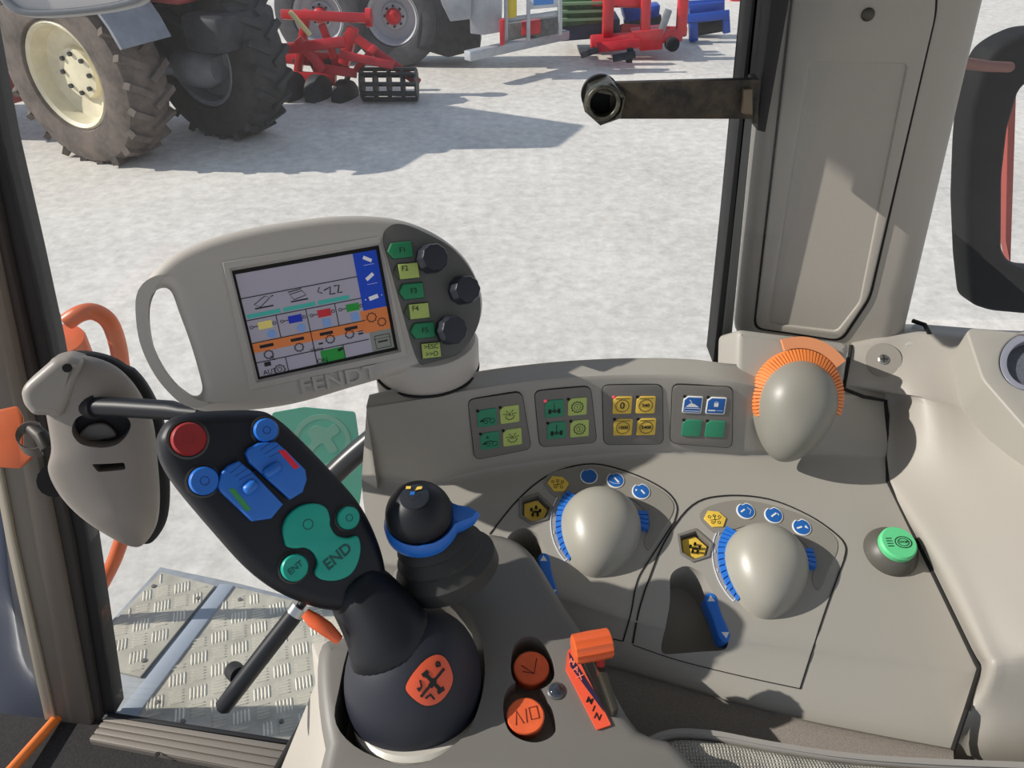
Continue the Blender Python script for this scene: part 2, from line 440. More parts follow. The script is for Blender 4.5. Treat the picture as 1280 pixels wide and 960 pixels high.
# ------------------------------------------------------------------ hydraulic modules
def module(D, lab, pocket_lab, tick, marks):
    P = offpx(D)
    n = PDN
    root = thing('valve_control', lab, 'control dial', P(735, 650), 'dome-covered valve controls on the console')
    fr = Fr(PD, 735, 650); fr.o = fr.o + D
    def loc(a, b): return fr.l(P(a, b))
    def pp(name, outs, depth, m, par=root, bevel=0, h=0, sm=40):
        me = plate(fr, [[loc(a, b) for a, b in o] for o in outs], depth, bevel, h); return link(name, me, m, par, sm)
    # thin face plate with key symbols
    face = cm2([(700, 622), (684, 612), (680, 600), (696, 589), (735, 583), (780, 592), (815, 606), (838, 624), (841, 640), (828, 662), (812, 688), (805, 676), (812, 655), (800, 632), (775, 618), (740, 612)], 4)
    pp('face_plate', [face], .0007, MEMB2, h=.0006)
    # dome : half egg
    c = P(751, 656); x = fr.x; y = fr.y
    ang = math.radians(-14); X = x * math.cos(ang) + y * math.sin(ang); Y = n.cross(X)
    rings = []
    A = 48
    for i in range(20):
        th = (i / 20) * PI / 2
        r = math.cos(th) ** .85; hh = math.sin(th)
        ring = []
        for k in range(A):
            a = 2 * PI * k / A; ca, sa = math.cos(a), math.sin(a)
            ly = .031 if sa > 0 else .044
            taper = 1 - .16 * max(0, -sa) ** 1.5
            ring.append(c + X * (.0322 * ca * r * taper) + Y * (ly * sa * r + .004 * hh - .002) + n * (.0295 * hh - .0015))
        rings.append(ring)
    mb = MB(); mb.rings(rings, False); top = sum(rings[-1], V()) / A + n * .0004
    mb.v.append(top); ti = len(mb.v) - 1; b0 = (len(rings) - 1) * A
    mb.f += [[b0 + k, b0 + (k + 1) % A, ti] for k in range(A)]; mb.f.append(list(range(A)))
    mb.build('dome_cover', DOMEM, root, 60)
    # ribbed blue thumb wheel peeping out on both sides
    wc = c + Y * .004
    mb = MB()
    def arc(a0, a1, st, r0, r1, h0, h1):
        m = int((a1 - a0) / st)
        for i in range(m):
            aa = math.radians(a0 + st * i); ab = math.radians(a0 + st * (i + .8)); ac = math.radians(a0 + st * (i + 1))
            def q(an, r, h): return wc + X * (math.cos(an) * r) + Y * (math.sin(an) * r * (1.28 if math.sin(an) < 0 else 1)) + n * h
            for (s0, s1, rr, hh) in ((aa, ab, r1, h1), (ab, ac, r1 - .0012, h1 - .0014)):
                vs = [q(s0, r0, 0), q(s1, r0, 0), q(s1, rr, 0), q(s0, rr, 0), q(s0, r0, hh + .003), q(s1, r0, hh + .003), q(s1, rr, hh), q(s0, rr, hh)]
                mb.add(vs, [[0, 3, 2, 1], [4, 5, 6, 7], [0, 1, 5, 4], [1, 2, 6, 5], [2, 3, 7, 6], [3, 0, 4, 7]])
    arc(150, 243, 6.5, .024, .0365, .001, .004)
    mb.build('thumb_wheel', BLUE, root, 0)
    mb = MB(); arc(-2, 24, 6.5, .024, .0368, .001, .006)
    mb.build('wheel_tab', BLUE, root, 0)
    # printed scale
    ink = MB()
    def q(an, r): an = math.radians(an); return wc + X * (math.cos(an) * r) + Y * (math.sin(an) * r * (1.2 if math.sin(an) < 0 else 1))
    ink.ribbon([q(a, .0405) for a in range(118, 242, 4)], .0007, n, .0005)
    ink.ribbon([q(238, .0405), q(238, .0375)], .0006, n, .0005)
    link('dial_scale', ink.mesh(), WHITE, root, 0)
    ink = MB(); ink.ribbon([q(a, .0405) for a in range(-16, 50, 4)], .0007, n, .0005); ink.ribbon([q(-4, .0405), q(-4, .0375)], .0006, n, .0005)
    link('dial_scale', ink.mesh(), WHITE, root, 0)
    mes = []
    for i, an in enumerate((162, 185, 205, 224)):
        f2 = Fr(PD, 700, 640); f2.o = q(an, .0386); mes.append(text_me('1357'[i], f2, .0036, h=.0005))
    link('scale_numbers', join_meshes(mes), WHITE, root, 0)
    # yellow hexagon key on the plate
    hexl = [(684, 605), (690, 596), (703, 597), (711, 605), (706, 615), (693, 615)]
    k = pp('hexagon_key', [hexl], .0016, KYEL, bevel=.0003, h=.0016)
    f3 = Fr(PD, 697, 606); f3.o = f3.o + D
    ik = Ink(f3, .0018)
    for a, b in ((-.004, .002), (0, .003), (.004, .002), (-.002, -.003), (.003, -.003)):
        ik.line(circ(a, b, .0011, 8), .0004, True)
    ik.line([(-.004, -.001), (.004, .0)], .0004); ik.line([(0, -.003), (0, .003)], .0004)
    ik.build('key_symbol', INK, k)
    # sunken hexagon key
    f4 = Fr(PD, 669, 637); f4.o = f4.o + D
    hole = [f4.l(P(a, b)) for a, b in [(649, 623), (673, 616), (692, 634), (685, 650), (664, 656), (649, 646)]]
    hin = [(a * .82, b * .82) for a, b in hole]
    link('key_surround', plate(f4, [hole, hin], .0065, .0004, .0012), MEMB, root)
    k = link('sunken_hexagon_key', plate(f4, [[(a * .68, b * .68) for a, b in hole]], .003, .0003, -.0035), KYEL, root)
    ik = Ink(f4, -.0033)
    for a, b in ((-.003, .001), (.0008, .003), (.004, .0), (-.002, -.0035), (.002, -.0035)): ik.line(circ(a, b, .0009, 8), .0003, True)
    ik.line([(-.002, -.001), (.003, -.001)], .0003); ik.build('key_symbol', INK, k)
    # three round blue keys
    for (a, b), mk in zip(((736, 596), (769, 601), (801, 615)), marks):
        f5 = Fr(PD, a, b, 8); f5.o = f5.o + D
        out = [p for p in circ(0, 0, .0074, 28)]
        out = [(u, v) if not (abs(u + .002) < .0016 and v > 0) else (u, v - .0014) for u, v in out]
        k = link('round_key', plate(f5, [out], .0014, .0002, .0013), WHITE, root)
        kk = link('key_face', plate(f5, [[(u * .88, v * .88) for u, v in out]], .0006, .0001, .0016), BLUEK, k)
        ik = Ink(f5, .0018)
        if mk == 1: ik.line([(-.001, .002), (.003, -.002)], .0013); ik.line([(-.005, -.002), (-.001, -.0035), (.004, -.003)], .0003)
        elif mk == 2: ik.line([(-.004, -.002), (-.001, .001)], .0013); ik.line([(.001, .003), (.004, .001), (.003, -.003)], .0003)
        elif mk == 3: ik.line([(-.002, -.002), (.002, .002)], .0013); ik.line([(.003, .002), (.004, 0)], .0004)
        elif mk == 4: ik.line([(0, .001), (.003, -.002)], .0013); ik.fill([(-.005, .001), (-.003, .001), (-.004, -.001)])
        elif mk == 5: ik.line([(-.004, -.002), (0, .0)], .0013); ik.fill([(.002, 0), (.005, -.001), (.003, .002)])
        if mk: ik.build('key_symbol', WHITE, k)
    # blue rocker lever on the pocket wall
    f6 = Fr(PD, 684, 720, 0); f6.o = f6.o + D
    rk = [(-.008, .020), (-.004, .0235), (.0005, .0225), (.003, .018), (.0045, .004), (.0085, -.012), (.0085, -.019), (.005, -.0225), (.0005, -.0215), (-.002, -.016), (-.0045, 0), (-.008, .014)]
    rkl = [(a * .82, b * .80) for a, b in cm2(rk, 4)]
    me = plate(f6, [rkl], .016, .0015, .001)
    r = link('rocker_lever', me, BLUE, root)
    for s, (a, b) in ((1, (-.0025, .0135)), (-1, (.004, -.013))):
        ik = Ink(f6, .0012); ik.fill([(a - .0028, b - s * .0016), (a + .0028, b - s * .0016), (a, b + s * .003)]); ik.build('arrow_mark', WHITE, r)
    # raised lip sweeping round the dome down to the rocker
    return root
m1 = module(D1, 'grey dome valve control with blue thumb wheel, nearest the small ball-topped joystick', '', 0, (0, 1, 4))
m2 = module(D2, 'grey dome valve control with blue thumb wheel, nearest the round green beacon button', '', 0, (2, 3, 5))
# ------------------------------------------------------------------ key panels on the cowl
def key_icon(f, kind, s, m_ink=INK):
    ik = Ink(f, .0013)
    if kind in ('tractor', 'tractora'):
        ik.line(circ(-.1 * s, -.22 * s, .10 * s, 10), .0004, True).line(circ(.25 * s, -.2 * s, .14 * s, 12), .0004, True)
        ik.line([(-.4 * s, -.15 * s), (-.15 * s, -.02 * s), (.1 * s, -.02 * s), (.18 * s, -.12 * s)], .0007); ik.fill([(-.42 * s, -.18 * s), (-.2 * s, -.18 * s), (-.2 * s, -.05 * s)])
        if kind == 'tractora': ik.text('A', .25 * s, -.12 * s, .22 * s)
    elif kind in ('axle', 'axle2'):
        ik.line([(-.26 * s, -.15 * s), (.26 * s, -.15 * s)], .0006).line([(0, .2 * s), (0, -.15 * s)], .0005)
        for a in (-.24, .24): ik.fill([((a - .08) * s, -.28 * s), ((a + .08) * s, -.28 * s), ((a + .08) * s, -.02 * s), ((a - .08) * s, -.02 * s)])
        ik.line(circ(0, -.15 * s, .09 * s, 10), .0005, True); ik.text('1' if kind == 'axle' else '2', .2 * s, 0, .28 * s)
    elif kind in ('gear1', 'gear2'):
        ik.line(gear(0, -.02 * s, .27 * s, 12), .0006, True); ik.line(circ(0, -.02 * s, .17 * s, 14), .0003, True); ik.text('1' if kind == 'gear1' else '2', .24 * s, 0, -.02 * s)
    elif kind == 'suspend':
        ik.line(circ(0, -.05 * s, .24 * s, 16, 180, 360), .0005); ik.text('1R1', .26 * s, 0, .0)
        ik.line([(-.36 * s, .05 * s), (-.2 * s, .05 * s)], .0004); ik.line([(.2 * s, .05 * s), (.36 * s, .05 * s)], .0004)
        ik.line([(-.2 * s, .25 * s), (-.08 * s, .15 * s)], .0004); ik.line([(.2 * s, .25 * s), (.08 * s, .15 * s)], .0004)
    elif kind in ('0', '540', '1000', '540E'):
        ik.line(gear(0, -.02 * s, .33 * s, 16, .12), .0004, True); ik.line([(-.38 * s, .4 * s), (.38 * s, .4 * s)], .0004)
        ik.text(kind, (.55 if kind == '0' else .27) * s, 0, -.02 * s, 1, .0001)
    elif kind == 'seat':
        ik.line([(-.4 * s, -.36 * s), (.4 * s, -.36 * s), (.4 * s, -.2 * s), (-.4 * s, -.2 * s)], .0005, True)
        ik.fill([(-.35 * s, -.12 * s), (-.1 * s, .12 * s), (.1 * s, .05 * s), (.35 * s, -.12 * s)]); ik.line([(-.2 * s, .3 * s), (-.05 * s, .15 * s)], .0006)
    elif kind == 'lock':
        ik.fill([(-.11 * s, -.05 * s), (.11 * s, -.05 * s), (.11 * s, .16 * s), (-.11 * s, .16 * s)]); ik.line(circ(0, .16 * s, .08 * s, 8, 0, 180), .0005)
        ik.line([(-.38 * s, -.28 * s), (.0 * s, -.28 * s)], .0012); ik.line([(.05 * s, -.28 * s), (.38 * s, -.28 * s)], .0003)
    return ik.build('key_symbol', m_ink, f.par)
def panel(quad, keys, lab, leds=()):
    cx = sum(a for a, b in quad) / 4; cy = sum(b for a, b in quad) / 4
    L = hz(quad[0][0], quad[0][1], 2.2395); R = hz(quad[1][0], quad[1][1], 2.2395)
    # best plane from cowl surface points
    P = [S(a, b) for a, b in quad]
    n = ((P[1] - P[3]).cross(P[0] - P[2])).normalized()
    if n.dot(CAM - P[0]) < 0: n = -n
    c = sum(P, V()) / 4
    hmax = max((S(cx + u, cy + v) - c).dot(n) for u in (-30, 0, 30) for v in (-28, 0, 28))
    pl = Pl(c + n * (max(hmax, max((p - c).dot(n) for p in P)) + .0006), n)
    root = thing('key_panel', lab, 'switch panel', pl(cx, cy), 'four-key panels on the console cowl')
    out = rounded(quad, 9, 5)
    big = [(cx + (a - cx) * 1.018, cy + (b - cy) * 1.018) for a, b in out]
    pxplate('panel_gap', pl, [big], .006, SEAM, root, 0, -.0003)
    pxplate('panel_face', pl, [out], .006, MEMB, root, .0003, 0.0002)
    ex = (V((*quad[1], 0)) - V((*quad[0], 0))); ey = (V((*quad[3], 0)) - V((*quad[0], 0)))
    ang = math.degrees(math.atan2(ex.y, ex.x))
    for (u, v, m, ic) in keys:
        p = V((*quad[0], 0)) + ex * u + ey * v
        f = Fr(pl, p.x, p.y, ang); s = .0156
        out = [(-s / 2 + .003, s / 2), (s / 2, s / 2), (s / 2, -s / 2), (-s / 2, -s / 2), (-s / 2, s / 2 - .003)]
        k = link('key', plate(f, [rounded([(a * 1000, b * 1000) for a, b in out], 1.0, 2) and [(a / 1000, b / 1000) for a, b in rounded([(a * 1000, b * 1000) for a, b in out], 1.2, 2)]], .002, .0003, .0011), m if m is not KBLUE else WHITE, root)
        if m is KBLUE:
            link('key_face', plate(f, [[(a * .88, b * .88) for a, b in out]], .0006, .0001, .00125), KBLUE, k)
        f.par = k; f2 = f
        if ic: key_icon(f, ic, s, WHITE if m is KBLUE else INK)
        d = f.l(f.w(-s / 2, s / 2))
        ld = link('indicator_light', plate(f, [circ(-s * .47, s * .47, .0013, 12)], .001, .0002, .0008), mat('led_red', (235, 70, 90), .4, emit=.5) if (u, v) in leds else SEAM, k)
    return root
panel([(585, 500), (652, 490), (664, 561), (594, 575)], [(.31, .33, KGREEN, 'tractor'), (.73, .33, KLIME, 'suspend'), (.31, .71, KGREEN, 'tractora'), (.73, .71, KLIME, 'suspend')][0:4],
      'grey panel with green and lime keys at the left cowl end, by the display mount')
panel([(668, 489), (738, 483), (746, 553), (675, 559)], [(.32, .33, KGREEN, 'axle'), (.73, .33, KLIME, 'gear1'), (.32, .72, KGREEN, 'axle2'), (.73, .72, KLIME, 'gear2')],
      'grey panel with two green keys and lime gear keys numbered 1 and 2', leds=[(.32, .33)])
panel([(753, 482), (828, 481), (829, 555), (755, 556)], [(.32, .33, KYEL, '0'), (.71, .33, KYEL, '540'), (.32, .70, KYEL, '1000'), (.71, .70, KYEL, '540E')],
      'grey panel with four yellow keys reading 0, 540, 1000 and 540E', leds=[(.32, .33)])
panel([(841, 481), (916, 484), (915, 560), (838, 554)], [(.34, .32, KBLUE, 'seat'), (.73, .32, KBLUE, 'lock'), (.34, .72, KGREEN, None), (.73, .72, KGREEN, None)],
      'grey panel with two blue keys above two blank green keys')
# ------------------------------------------------------------------ green beacon button
f = Fr(PD, 1113, 690)
root = thing('beacon_button', 'round green push button on a dark conical collar, right end of the console', 'button', f.o)
MB().lathe(f.w(0, 0), PDN, [(.0205, -.001), (.0205, .001), (.0195, .004), (.0145, .011), (.0135, .0115), (.001, .0115)], 40).build('collar', mat('collar_dark', (84, 82, 76), .45), root, 35)
MB().lathe(f.w(0, 0), PDN, [(.0138, .009), (.0138, .0155), (.0125, .0172), (.001, .0174)], 40).build('button_cap', mat('cap_green', (98, 205, 140), .45), root, 35)
ik = Ink(f, .0176); ik.line(circ(.003, 0, .0062, 20, ry=.0046), .0006, True); ik.line(circ(.003, 0, .0042, 16, ry=.003), .0005, True)
for i in range(4): ik.line([(-.0095, .0032 - .0021 * i), (-.005, .0032 - .0021 * i)], .0006)
ik.text('STOP', .0028, .003, 0); ik.build('button_symbol', INK, root)
# ------------------------------------------------------------------ orange dial under the tall dome (corner)
# housing block behind
HP = Pl(hz(960, 418, 2.262), (0, -.80, .60))
root = thing('throttle_dial', 'large grey dome with orange ribbed dial round it, at the foot of the pillar', 'control dial', hz(990, 520, 2.17))
pxplate('housing', HP, [rounded([(921, 411), (1064, 429), (1054, 492), (1035, 522), (975, 522), (919, 478)], 10)], .06, GREY, root, .006)
fc = HP(994, 500)
dn = HP.n; dx = V((1, 0, 0)); ang = math.radians(-12)
dy = dn.cross(dx); X = dx * math.cos(ang) + dy * math.sin(ang); Y = dn.cross(X)
rings = []; A = 48
for i in range(22):
    th = i / 22 * PI / 2; r = math.cos(th) ** .8; hh = math.sin(th); ring = []
    for k in range(A):
        a = 2 * PI * k / A; ca, sa = math.cos(a), math.sin(a)
        ly = .037 if sa > 0 else .050; tp = 1 - .18 * max(0, -sa) ** 1.5
        ring.append(fc + X * (.0335 * ca * r * tp) + Y * (ly * sa * r - .002) + dn * (.036 * hh - .004))
    rings.append(ring)
mb = MB(); mb.rings(rings, False); top = sum(rings[-1], V()) / A + dn * .0004
mb.v.append(top); ti = len(mb.v) - 1; b0 = (len(rings) - 1) * A
mb.f += [[b0 + k, b0 + (k + 1) % A, ti] for k in range(A)]; mb.f.append(list(range(A)))
mb.build('dome_cover', mat('dome_grey_dark', (136, 134, 125), .4, bump=.05, bscale=1200), root, 60)
mb = MB()
wc = fc + Y * .003 + dn * .003
def q(an, r, h): an = math.radians(an); return wc + X * (math.cos(an) * r) + Y * (math.sin(an) * r * 1.05) + dn * h
for i in range(50):
    a0 = -12 + i * 4.6; a1 = a0 + 3.2
    for (s0, s1, rr, hh) in ((a0, a1, .0368, .004), (a1, a0 + 4.6, .0358, .0025)):
        vs = [q(s0, .026, -.014), q(s1, .026, -.014), q(s1, rr, -.014), q(s0, rr, -.014), q(s0, .026, hh + .006), q(s1, .026, hh + .006), q(s1, rr, hh), q(s0, rr, hh)]
        mb.add(vs, [[0, 3, 2, 1], [4, 5, 6, 7], [0, 1, 5, 4], [1, 2, 6, 5], [2, 3, 7, 6], [3, 0, 4, 7]])
mb.build('ribbed_dial', ORANGED, root, 0)
mb = MB(); ol = [q(a, .0375, 0) for a in range(48, 124, 4)] + [q(a, .0465, 0) for a in range(120, 46, -4)]
mb.poly(ol, dn * .004); mb.build('orange_flag', mat('flag_orange', (226, 150, 104), .5), root, 40)
# ------------------------------------------------------------------ right-hand side panel
rowsR = []
CPN = Pl(PD(1111, 600), (-.46, -.06, .88))
def rr(L): rowsR.append([hz(a, b, z) if isinstance(z, float) else (PD(a, b) + V((0, 0, .002)) if z == 0 else CPN.up(z * .001)(a, b)) for a, b, z in L])
rr([(1066, 424, 2.19), (1100, 412, 2.19), (1132, 405, 2.19), (1222, 412, 2.19), (1340, 420, 2.19)])
rr([(1065, 428, 2.226), (1100, 418, 2.232), (1133, 411, 2.236), (1222, 418, 2.243), (1340, 430, 2.255)])
rr([(1060, 440, 2.224), (1102, 436, 2.230), (1150, 430, 2.236), (1225, 440, 2.243), (1340, 455, 2.258)])
rr([(1056, 480, 2.208), (1095, 484, 2.206), (1150, 490, 2.215), (1230, 505, 14), (1340, 520, 14)])
rr([(1109, 502, 2.190), (1122, 502, 2.193), (1160, 508, 2.210), (1235, 530, 10), (1340, 550, 12)])
rr([(1111, 600, 0), (1124, 600, 1), (1170, 600, 3), (1240, 610, 5), (1340, 625, 8)])
rr([(1167, 715, 0), (1180, 714, 1), (1215, 714, 3), (1265, 715, 5), (1350, 720, 8)])
rr([(1214, 812, 0), (1224, 808, 1), (1250, 805, 3), (1290, 800, 5), (1360, 790, 5)])
rr([(1226, 838, 0), (1236, 835, 1), (1262, 832, 1), (1300, 830, 2.160), (1370, 820, 2.18)])
rr([(1210, 890, 2.114), (1222, 890, 2.114), (1250, 890, 2.120), (1300, 890, 2.125), (1370, 885, 2.13)])
rr([(1193, 940, 2.085), (1206, 942, 2.085), (1240, 945, 2.088), (1300, 950, 2.09), (1370, 950, 2.09)])
rr([(1180, 985, 2.04), (1200, 990, 2.04), (1240, 995, 2.04), (1300, 1000, 2.04), (1370, 1000, 2.04)])
root = thing('side_cover', 'broad pale grey side cover to the right of the console', 'cover panel', hz(1200, 700, 1.95))
sc = grid_me(rowsR, 4, 4, 1.95).build('cover_shell', RIGHTM, root, 60)
SR = Surf([sc])
# black joint gap between console and cover
P = [(1064, 432), (1052, 490), (1080, 496), (1107, 501), (1109, 560), (1110, 602), (1165, 715), (1212, 812), (1224, 836), (1208, 888), (1190, 938)]
mb = MB(); pts = []
for a, b in P:
    qd = PD(a, b); pts.append(qd)
pts[0] = hz(1064, 432, 2.228); pts[1] = hz(1055, 486, 2.209); pts[2] = hz(1080, 496, 2.203); pts[3] = hz(1107, 501, 2.193)
pts[-1] = hz(1191, 938, 2.096); pts[-2] = hz(1208, 888, 2.118)
mb.tube(pts, .0017, 8); mb.build('joint_gap', SEAM, root, 40)
h = SR.full(1104, 450); fr = Fr(SR, 1104, 450)
MB().lathe(h[0] - h[1] * .001, h[1], [(.0155, -.003), (.0155, .0008), (.0145, .0022), (.001, .0024)], 36).build('plug_cap', mat('plug_grey', (140, 135, 128), .5), root, 30)
MB().lathe(h[0], h[1], [(.0045, 0), (.0045, .0022), (.003, .003), (.0005, .003)], 18).build('screw', STEEL, root, 30)
ik = Ink(Fr(Pl(h[0], h[1]), 1104, 450), .0033); ik.line([(-.003, 0), (.003, 0)], .0009); ik.line([(0, -.003), (0, .003)], .0009); ik.build('screw_slot', INK, root)
# raised bezel with round gauge
h = SR.full(1262, 455)
pl = Pl(h[0] + V((0, 0, .024)), (-.10, -.35, 1))
root = thing('gauge_bezel', 'raised grey bezel with a round dark gauge at the right edge', 'gauge', pl(1270, 470))
ol = [(1208, 414), (1216, 409), (1350, 422), (1350, 610), (1290, 545), (1228, 474)]
g = circ(1290, 452, 40, 40, ry=36)
pxplate('bezel_frame', pl, [rounded(ol, 8), [(a, b) for a, b in g]], .05, GREY, root, .002)
pxplate('gauge_face', pl.up(-.008), [circ(1290, 454, 46, 40, ry=42)], .004, mat('gauge_grey', (105, 108, 118), .3, var=.2, vscale=800), root)
pxplate('gauge_ring', pl.up(-.001), [circ(1290, 452, 40, 40, ry=36), circ(1292, 454, 33, 40, ry=29)], .006, mat('ring_bluegrey', (138, 140, 152), .35), root, .0006)
# ================================================================== display terminal
TN = V((.40, -.76, .50)).normalized()
TP = Pl(at(390, 395, .548), TN)
root = thing('display_terminal', 'grey rounded tractor display with carrying handle and colour screen', 'display', hz(530, 485, 2.243))
TERM = mat('terminal_plastic', (190, 184, 176), .5, bump=.06, bscale=1500)
OUT = cm2([(171, 400), (174, 368), (192, 338), (228, 311), (290, 289), (370, 274), (440, 268), (500, 273), (548, 292), (584, 322), (603, 360), (605, 392), (592, 424), (566, 446), (515, 463), (440, 485), (370, 505), (305, 514), (250, 514), (215, 495), (191, 467), (177, 436)], 6)
HOL = cm2([(184, 385), (188, 366), (202, 357), (214, 362), (224, 388), (240, 432), (252, 474), (254, 490), (246, 497), (230, 490), (206, 462), (189, 425)], 5)
SQ = [(289, 338), (474, 305), (499, 438), (322, 476)]
def inset(q, d):
    cx = sum(a for a, b in q) / len(q); cy = sum(b for a, b in q) / len(q)
    return [(cx + (a - cx) * d, cy + (b - cy) * d) for a, b in q]
SQo = [(284, 334), (478, 300), (505, 441), (318, 482)]
pxplate('front_housing', TP, [OUT, HOL, SQ], .030, TERM, root, .007, segs=5)
# raised sloping frame round the screen
f = Fr(TP, 390, 395)
o_ = [TP.up(.0012)(a, b) for a, b in [(276, 326), (474, 294), (512, 447), (312, 490)]]
i_ = [TP.up(.0012)(a, b) for a, b in [(286, 335), (476, 303), (502, 440), (320, 479)]]
i2 = [TP.up(-.004)(a, b) for a, b in [(290, 339), (473, 307), (497, 437), (323, 474)]]
o0 = [p - TN * .003 for p in o_]
MB().rings([o0, [p.lerp(q, .25) for p, q in zip(o_, i_)], i_, i2], False).build('screen_frame', mat('frame_light', (190, 184, 176), .5), root, 20)
# black gasket
pxplate('screen_gasket', TP.up(-.0035), [SQ, [(294, 343), (470, 312), (493, 434), (325, 471)]], .003, SEAM, root)
# back shell
pxplate('back_shell', TP.up(-.026), [inset(OUT, .93)], .020, TERM, root, .008) if False else None
OUTB = cm2([(262, 330), (330, 300), (440, 285), (520, 292), (575, 330), (592, 385), (575, 425), (520, 450), (400, 480), (300, 495), (275, 470), (255, 400)], 6)
pxplate('back_shell', TP.up(-.028), [OUTB], .024, TERM, root, .008)
# screen
SP = TP.up(-.0040)
scr = mat('screen_ground', (158, 154, 168), .25, emit=.2)
sroot = pxplate('screen', SP, [SQ], .002, scr, root)
Q = [SP(a, b) for a, b in [(292, 342), (472, 309), (495, 437), (324, 474)]]
fs = Fr(SP, 300, 345, -10)
# local affine screen coordinates u right 0..16, v down 0..13
ux = (Q[1] - Q[0]); vy = (Q[3] - Q[0])
def sc(u, v): 
    u /= 16; v /= 13
    p = Q[0] * (1 - u) * (1 - v) + Q[1] * u * (1 - v) + Q[2] * u * v + Q[3] * (1 - u) * v
    return fs.l(p)
def smat(n, c, e=.25): return mat(n, c, .3, emit=e)
SB = smat('screen_blue', (20, 62, 170)); SO = smat('screen_orange', (196, 112, 60)); ST = smat('screen_teal', (62, 160, 150)); SGN = smat('screen_green', (30, 130, 50)); SY = smat('screen_yellow', (205, 190, 110)); SRD = smat('screen_red', (175, 40, 50)); SK = mat('screen_ink', (20, 20, 28), .4); SG = smat('screen_grey', (120, 122, 116)); SW = smat('screen_white', (205, 205, 210)); SLB = smat('screen_light_blue', (110, 140, 190)); SBL = smat('screen_cylinder_blue', (22, 42, 160))
def rect(m, u0, v0, u1, v1, h=.0003, nm='screen_field'):
    ik = Ink(fs, h); ik.fill([sc(u0, v0), sc(u1, v0), sc(u1, v1), sc(u0, v1)]); return ik.build(nm, m, sroot)
rect(SB, 13, 0, 16, 7.4); rect(SO, 12.6, 7.4, 16, 10.2); rect(SG, 13.2, 10.2, 16, 13)
rect(SO, 0, 8.6, 12.8, 9.8)
for i in range(3): rect(ST, .3 + 3.9 * i, 5.1, 3.9 + 3.9 * i, 5.6)
rect(SGN, 7.2, 11.2, 9.9, 13)
ik = Ink(fs, .0005)
def ln(*p, w=.0006): ik.line([sc(a, b) for a, b in p], w)
ln((0, 3.1), (13, 3.1)); ln((0, 5.8), (13, 5.8)); ln((0, 8.6), (13, 8.6)); ln((0, 11), (13, 11), w=.0006)
for u in (3.3, 6.6, 9.9): ln((u, 5.8), (u, 8.6), w=.0005)
ln((6.6, 8.6), (6.6, 13)); ln((3.3, 11), (3.3, 13), w=.0005); ln((9.9, 11), (9.9, 13), w=.0005)
# little pictograms
ln((1.3, 4.6), (3.3, 4.6), w=.0009); ik.line([sc(a, b) for a, b in [(1.3, 4.1), (2.6, 3.3), (3.1, 3.6), (1.9, 4.5)]], .0005, True); ln((3.2, 3.5), (3.5, 3.4))
ln((5.2, 4.6), (7.1, 4.6), w=.0009); ik.line([sc(a, b) for a, b in [(5.2, 3.7), (6.6, 3.5), (7, 4.1), (5.6, 4.4)]], .0005, True); ln((5.1, 3.4), (6.6, 3.25))
ln((9, 4.0), (9.8, 3.7), (9.6, 4.6), (10.2, 4.6), w=.0009); ln((10.2, 3.7), (10.8, 3.7), (10.5, 4.6), (11, 4.6), w=.0009); ln((8.6, 3.5), (8.3, 4.0), (8.8, 4.3))
for i in range(4):
    b = .3 + 3.3 * i
    ik.line([sc(b + .2 + .18 * math.cos(t), 6.7 + .18 * math.sin(t)) for t in [k * PI / 4 for k in range(8)]], .0004, True)
    ln((b + .4, 6.7), (b + .9, 6.7), w=.0005)
    ik.line([sc(b + 2.65 + .18 * math.cos(t), 6.7 + .18 * math.sin(t)) for t in [k * PI / 4 for k in range(8)]], .0004, True)
def sgear(u, v, r, k=ik, teeth=9):
    k.line([sc(u + r * (1.25 if j % 4 < 2 else 1) * math.cos(2 * PI * j / (teeth * 4)), v + r * (1.25 if j % 4 < 2 else 1) * math.sin(2 * PI * j / (teeth * 4))) for j in range(teeth * 4)], .0006, True)
for u, v, r in ((1.6, 10.3, .42), (5, 10.2, .42), (8.6, 10.0, .42), (10.9, 9.9, .42), (2.4, 12.4, .5), (13.8, 8.4, .48), (14.9, 9.2, .42)): sgear(u, v, r)
for u in (1.6, 5, 8.3, 11.2):
    ik.line([sc(u - .75, 9.2), sc(u + .75, 9.2)], .0022)
    
ln((11.9, 10.1), (12.5, 10.1), w=.0012); ln((7.2, 10.3), (7.7, 10.3), w=.0012); ln((11.9, 9.8), (12.5, 9.8)); ln((.9, 11.4), (1.6, 11.4), w=.003)
ik.line([sc(a, b) for a, b in [(13.7, 10.8), (15.5, 10.8), (15.5, 12.4), (13.7, 12.4)]], .0006, True); ln((14, 11.6), (15.2, 11.6), w=.0012)
ik.line([sc(a, b) for a, b in [(13.5, 11.2), (15.7, 11.2)]], .0003); ln((9.2, 11.6), (9.8, 11.4), w=.002)
fa = Fr(SP, 338, 464, -12)
for s_, px_, py_, sz in (('AUTO', 341, 464, .0048), ('ON', 403, 451, .005), ('Vario', 396, 437, .0042), ('%', 341, 448, .0045)):
    f_ = Fr(SP, px_, py_, -12); ik.mes.append(text_me(s_, f_, sz, .0001, h=.0005))
ik.build('screen_drawing', SK, sroot)
for i, m in enumerate((SY, SBL, SRD, SGN)):
    b = .3 + 3.3 * i; rect(m, b + .9, 6.25, b + 2.4, 7.15, .0006, 'cylinder_symbol')
for i, b in enumerate((2.4, 5.7)):
    ik2 = Ink(fs, .0005); ik2.fill([sc(b + .5 * math.cos(t), 7.9 + .5 * math.sin(t)) for t in [k * PI / 8 for k in range(16)]]); ik2.build('round_symbol', SLB, sroot)
for b in (8.6, 11.9): rect(SLB, b - .45, 7.4, b + .45, 8.4, .0005, 'square_symbol')
ik = Ink(fs, .0006)
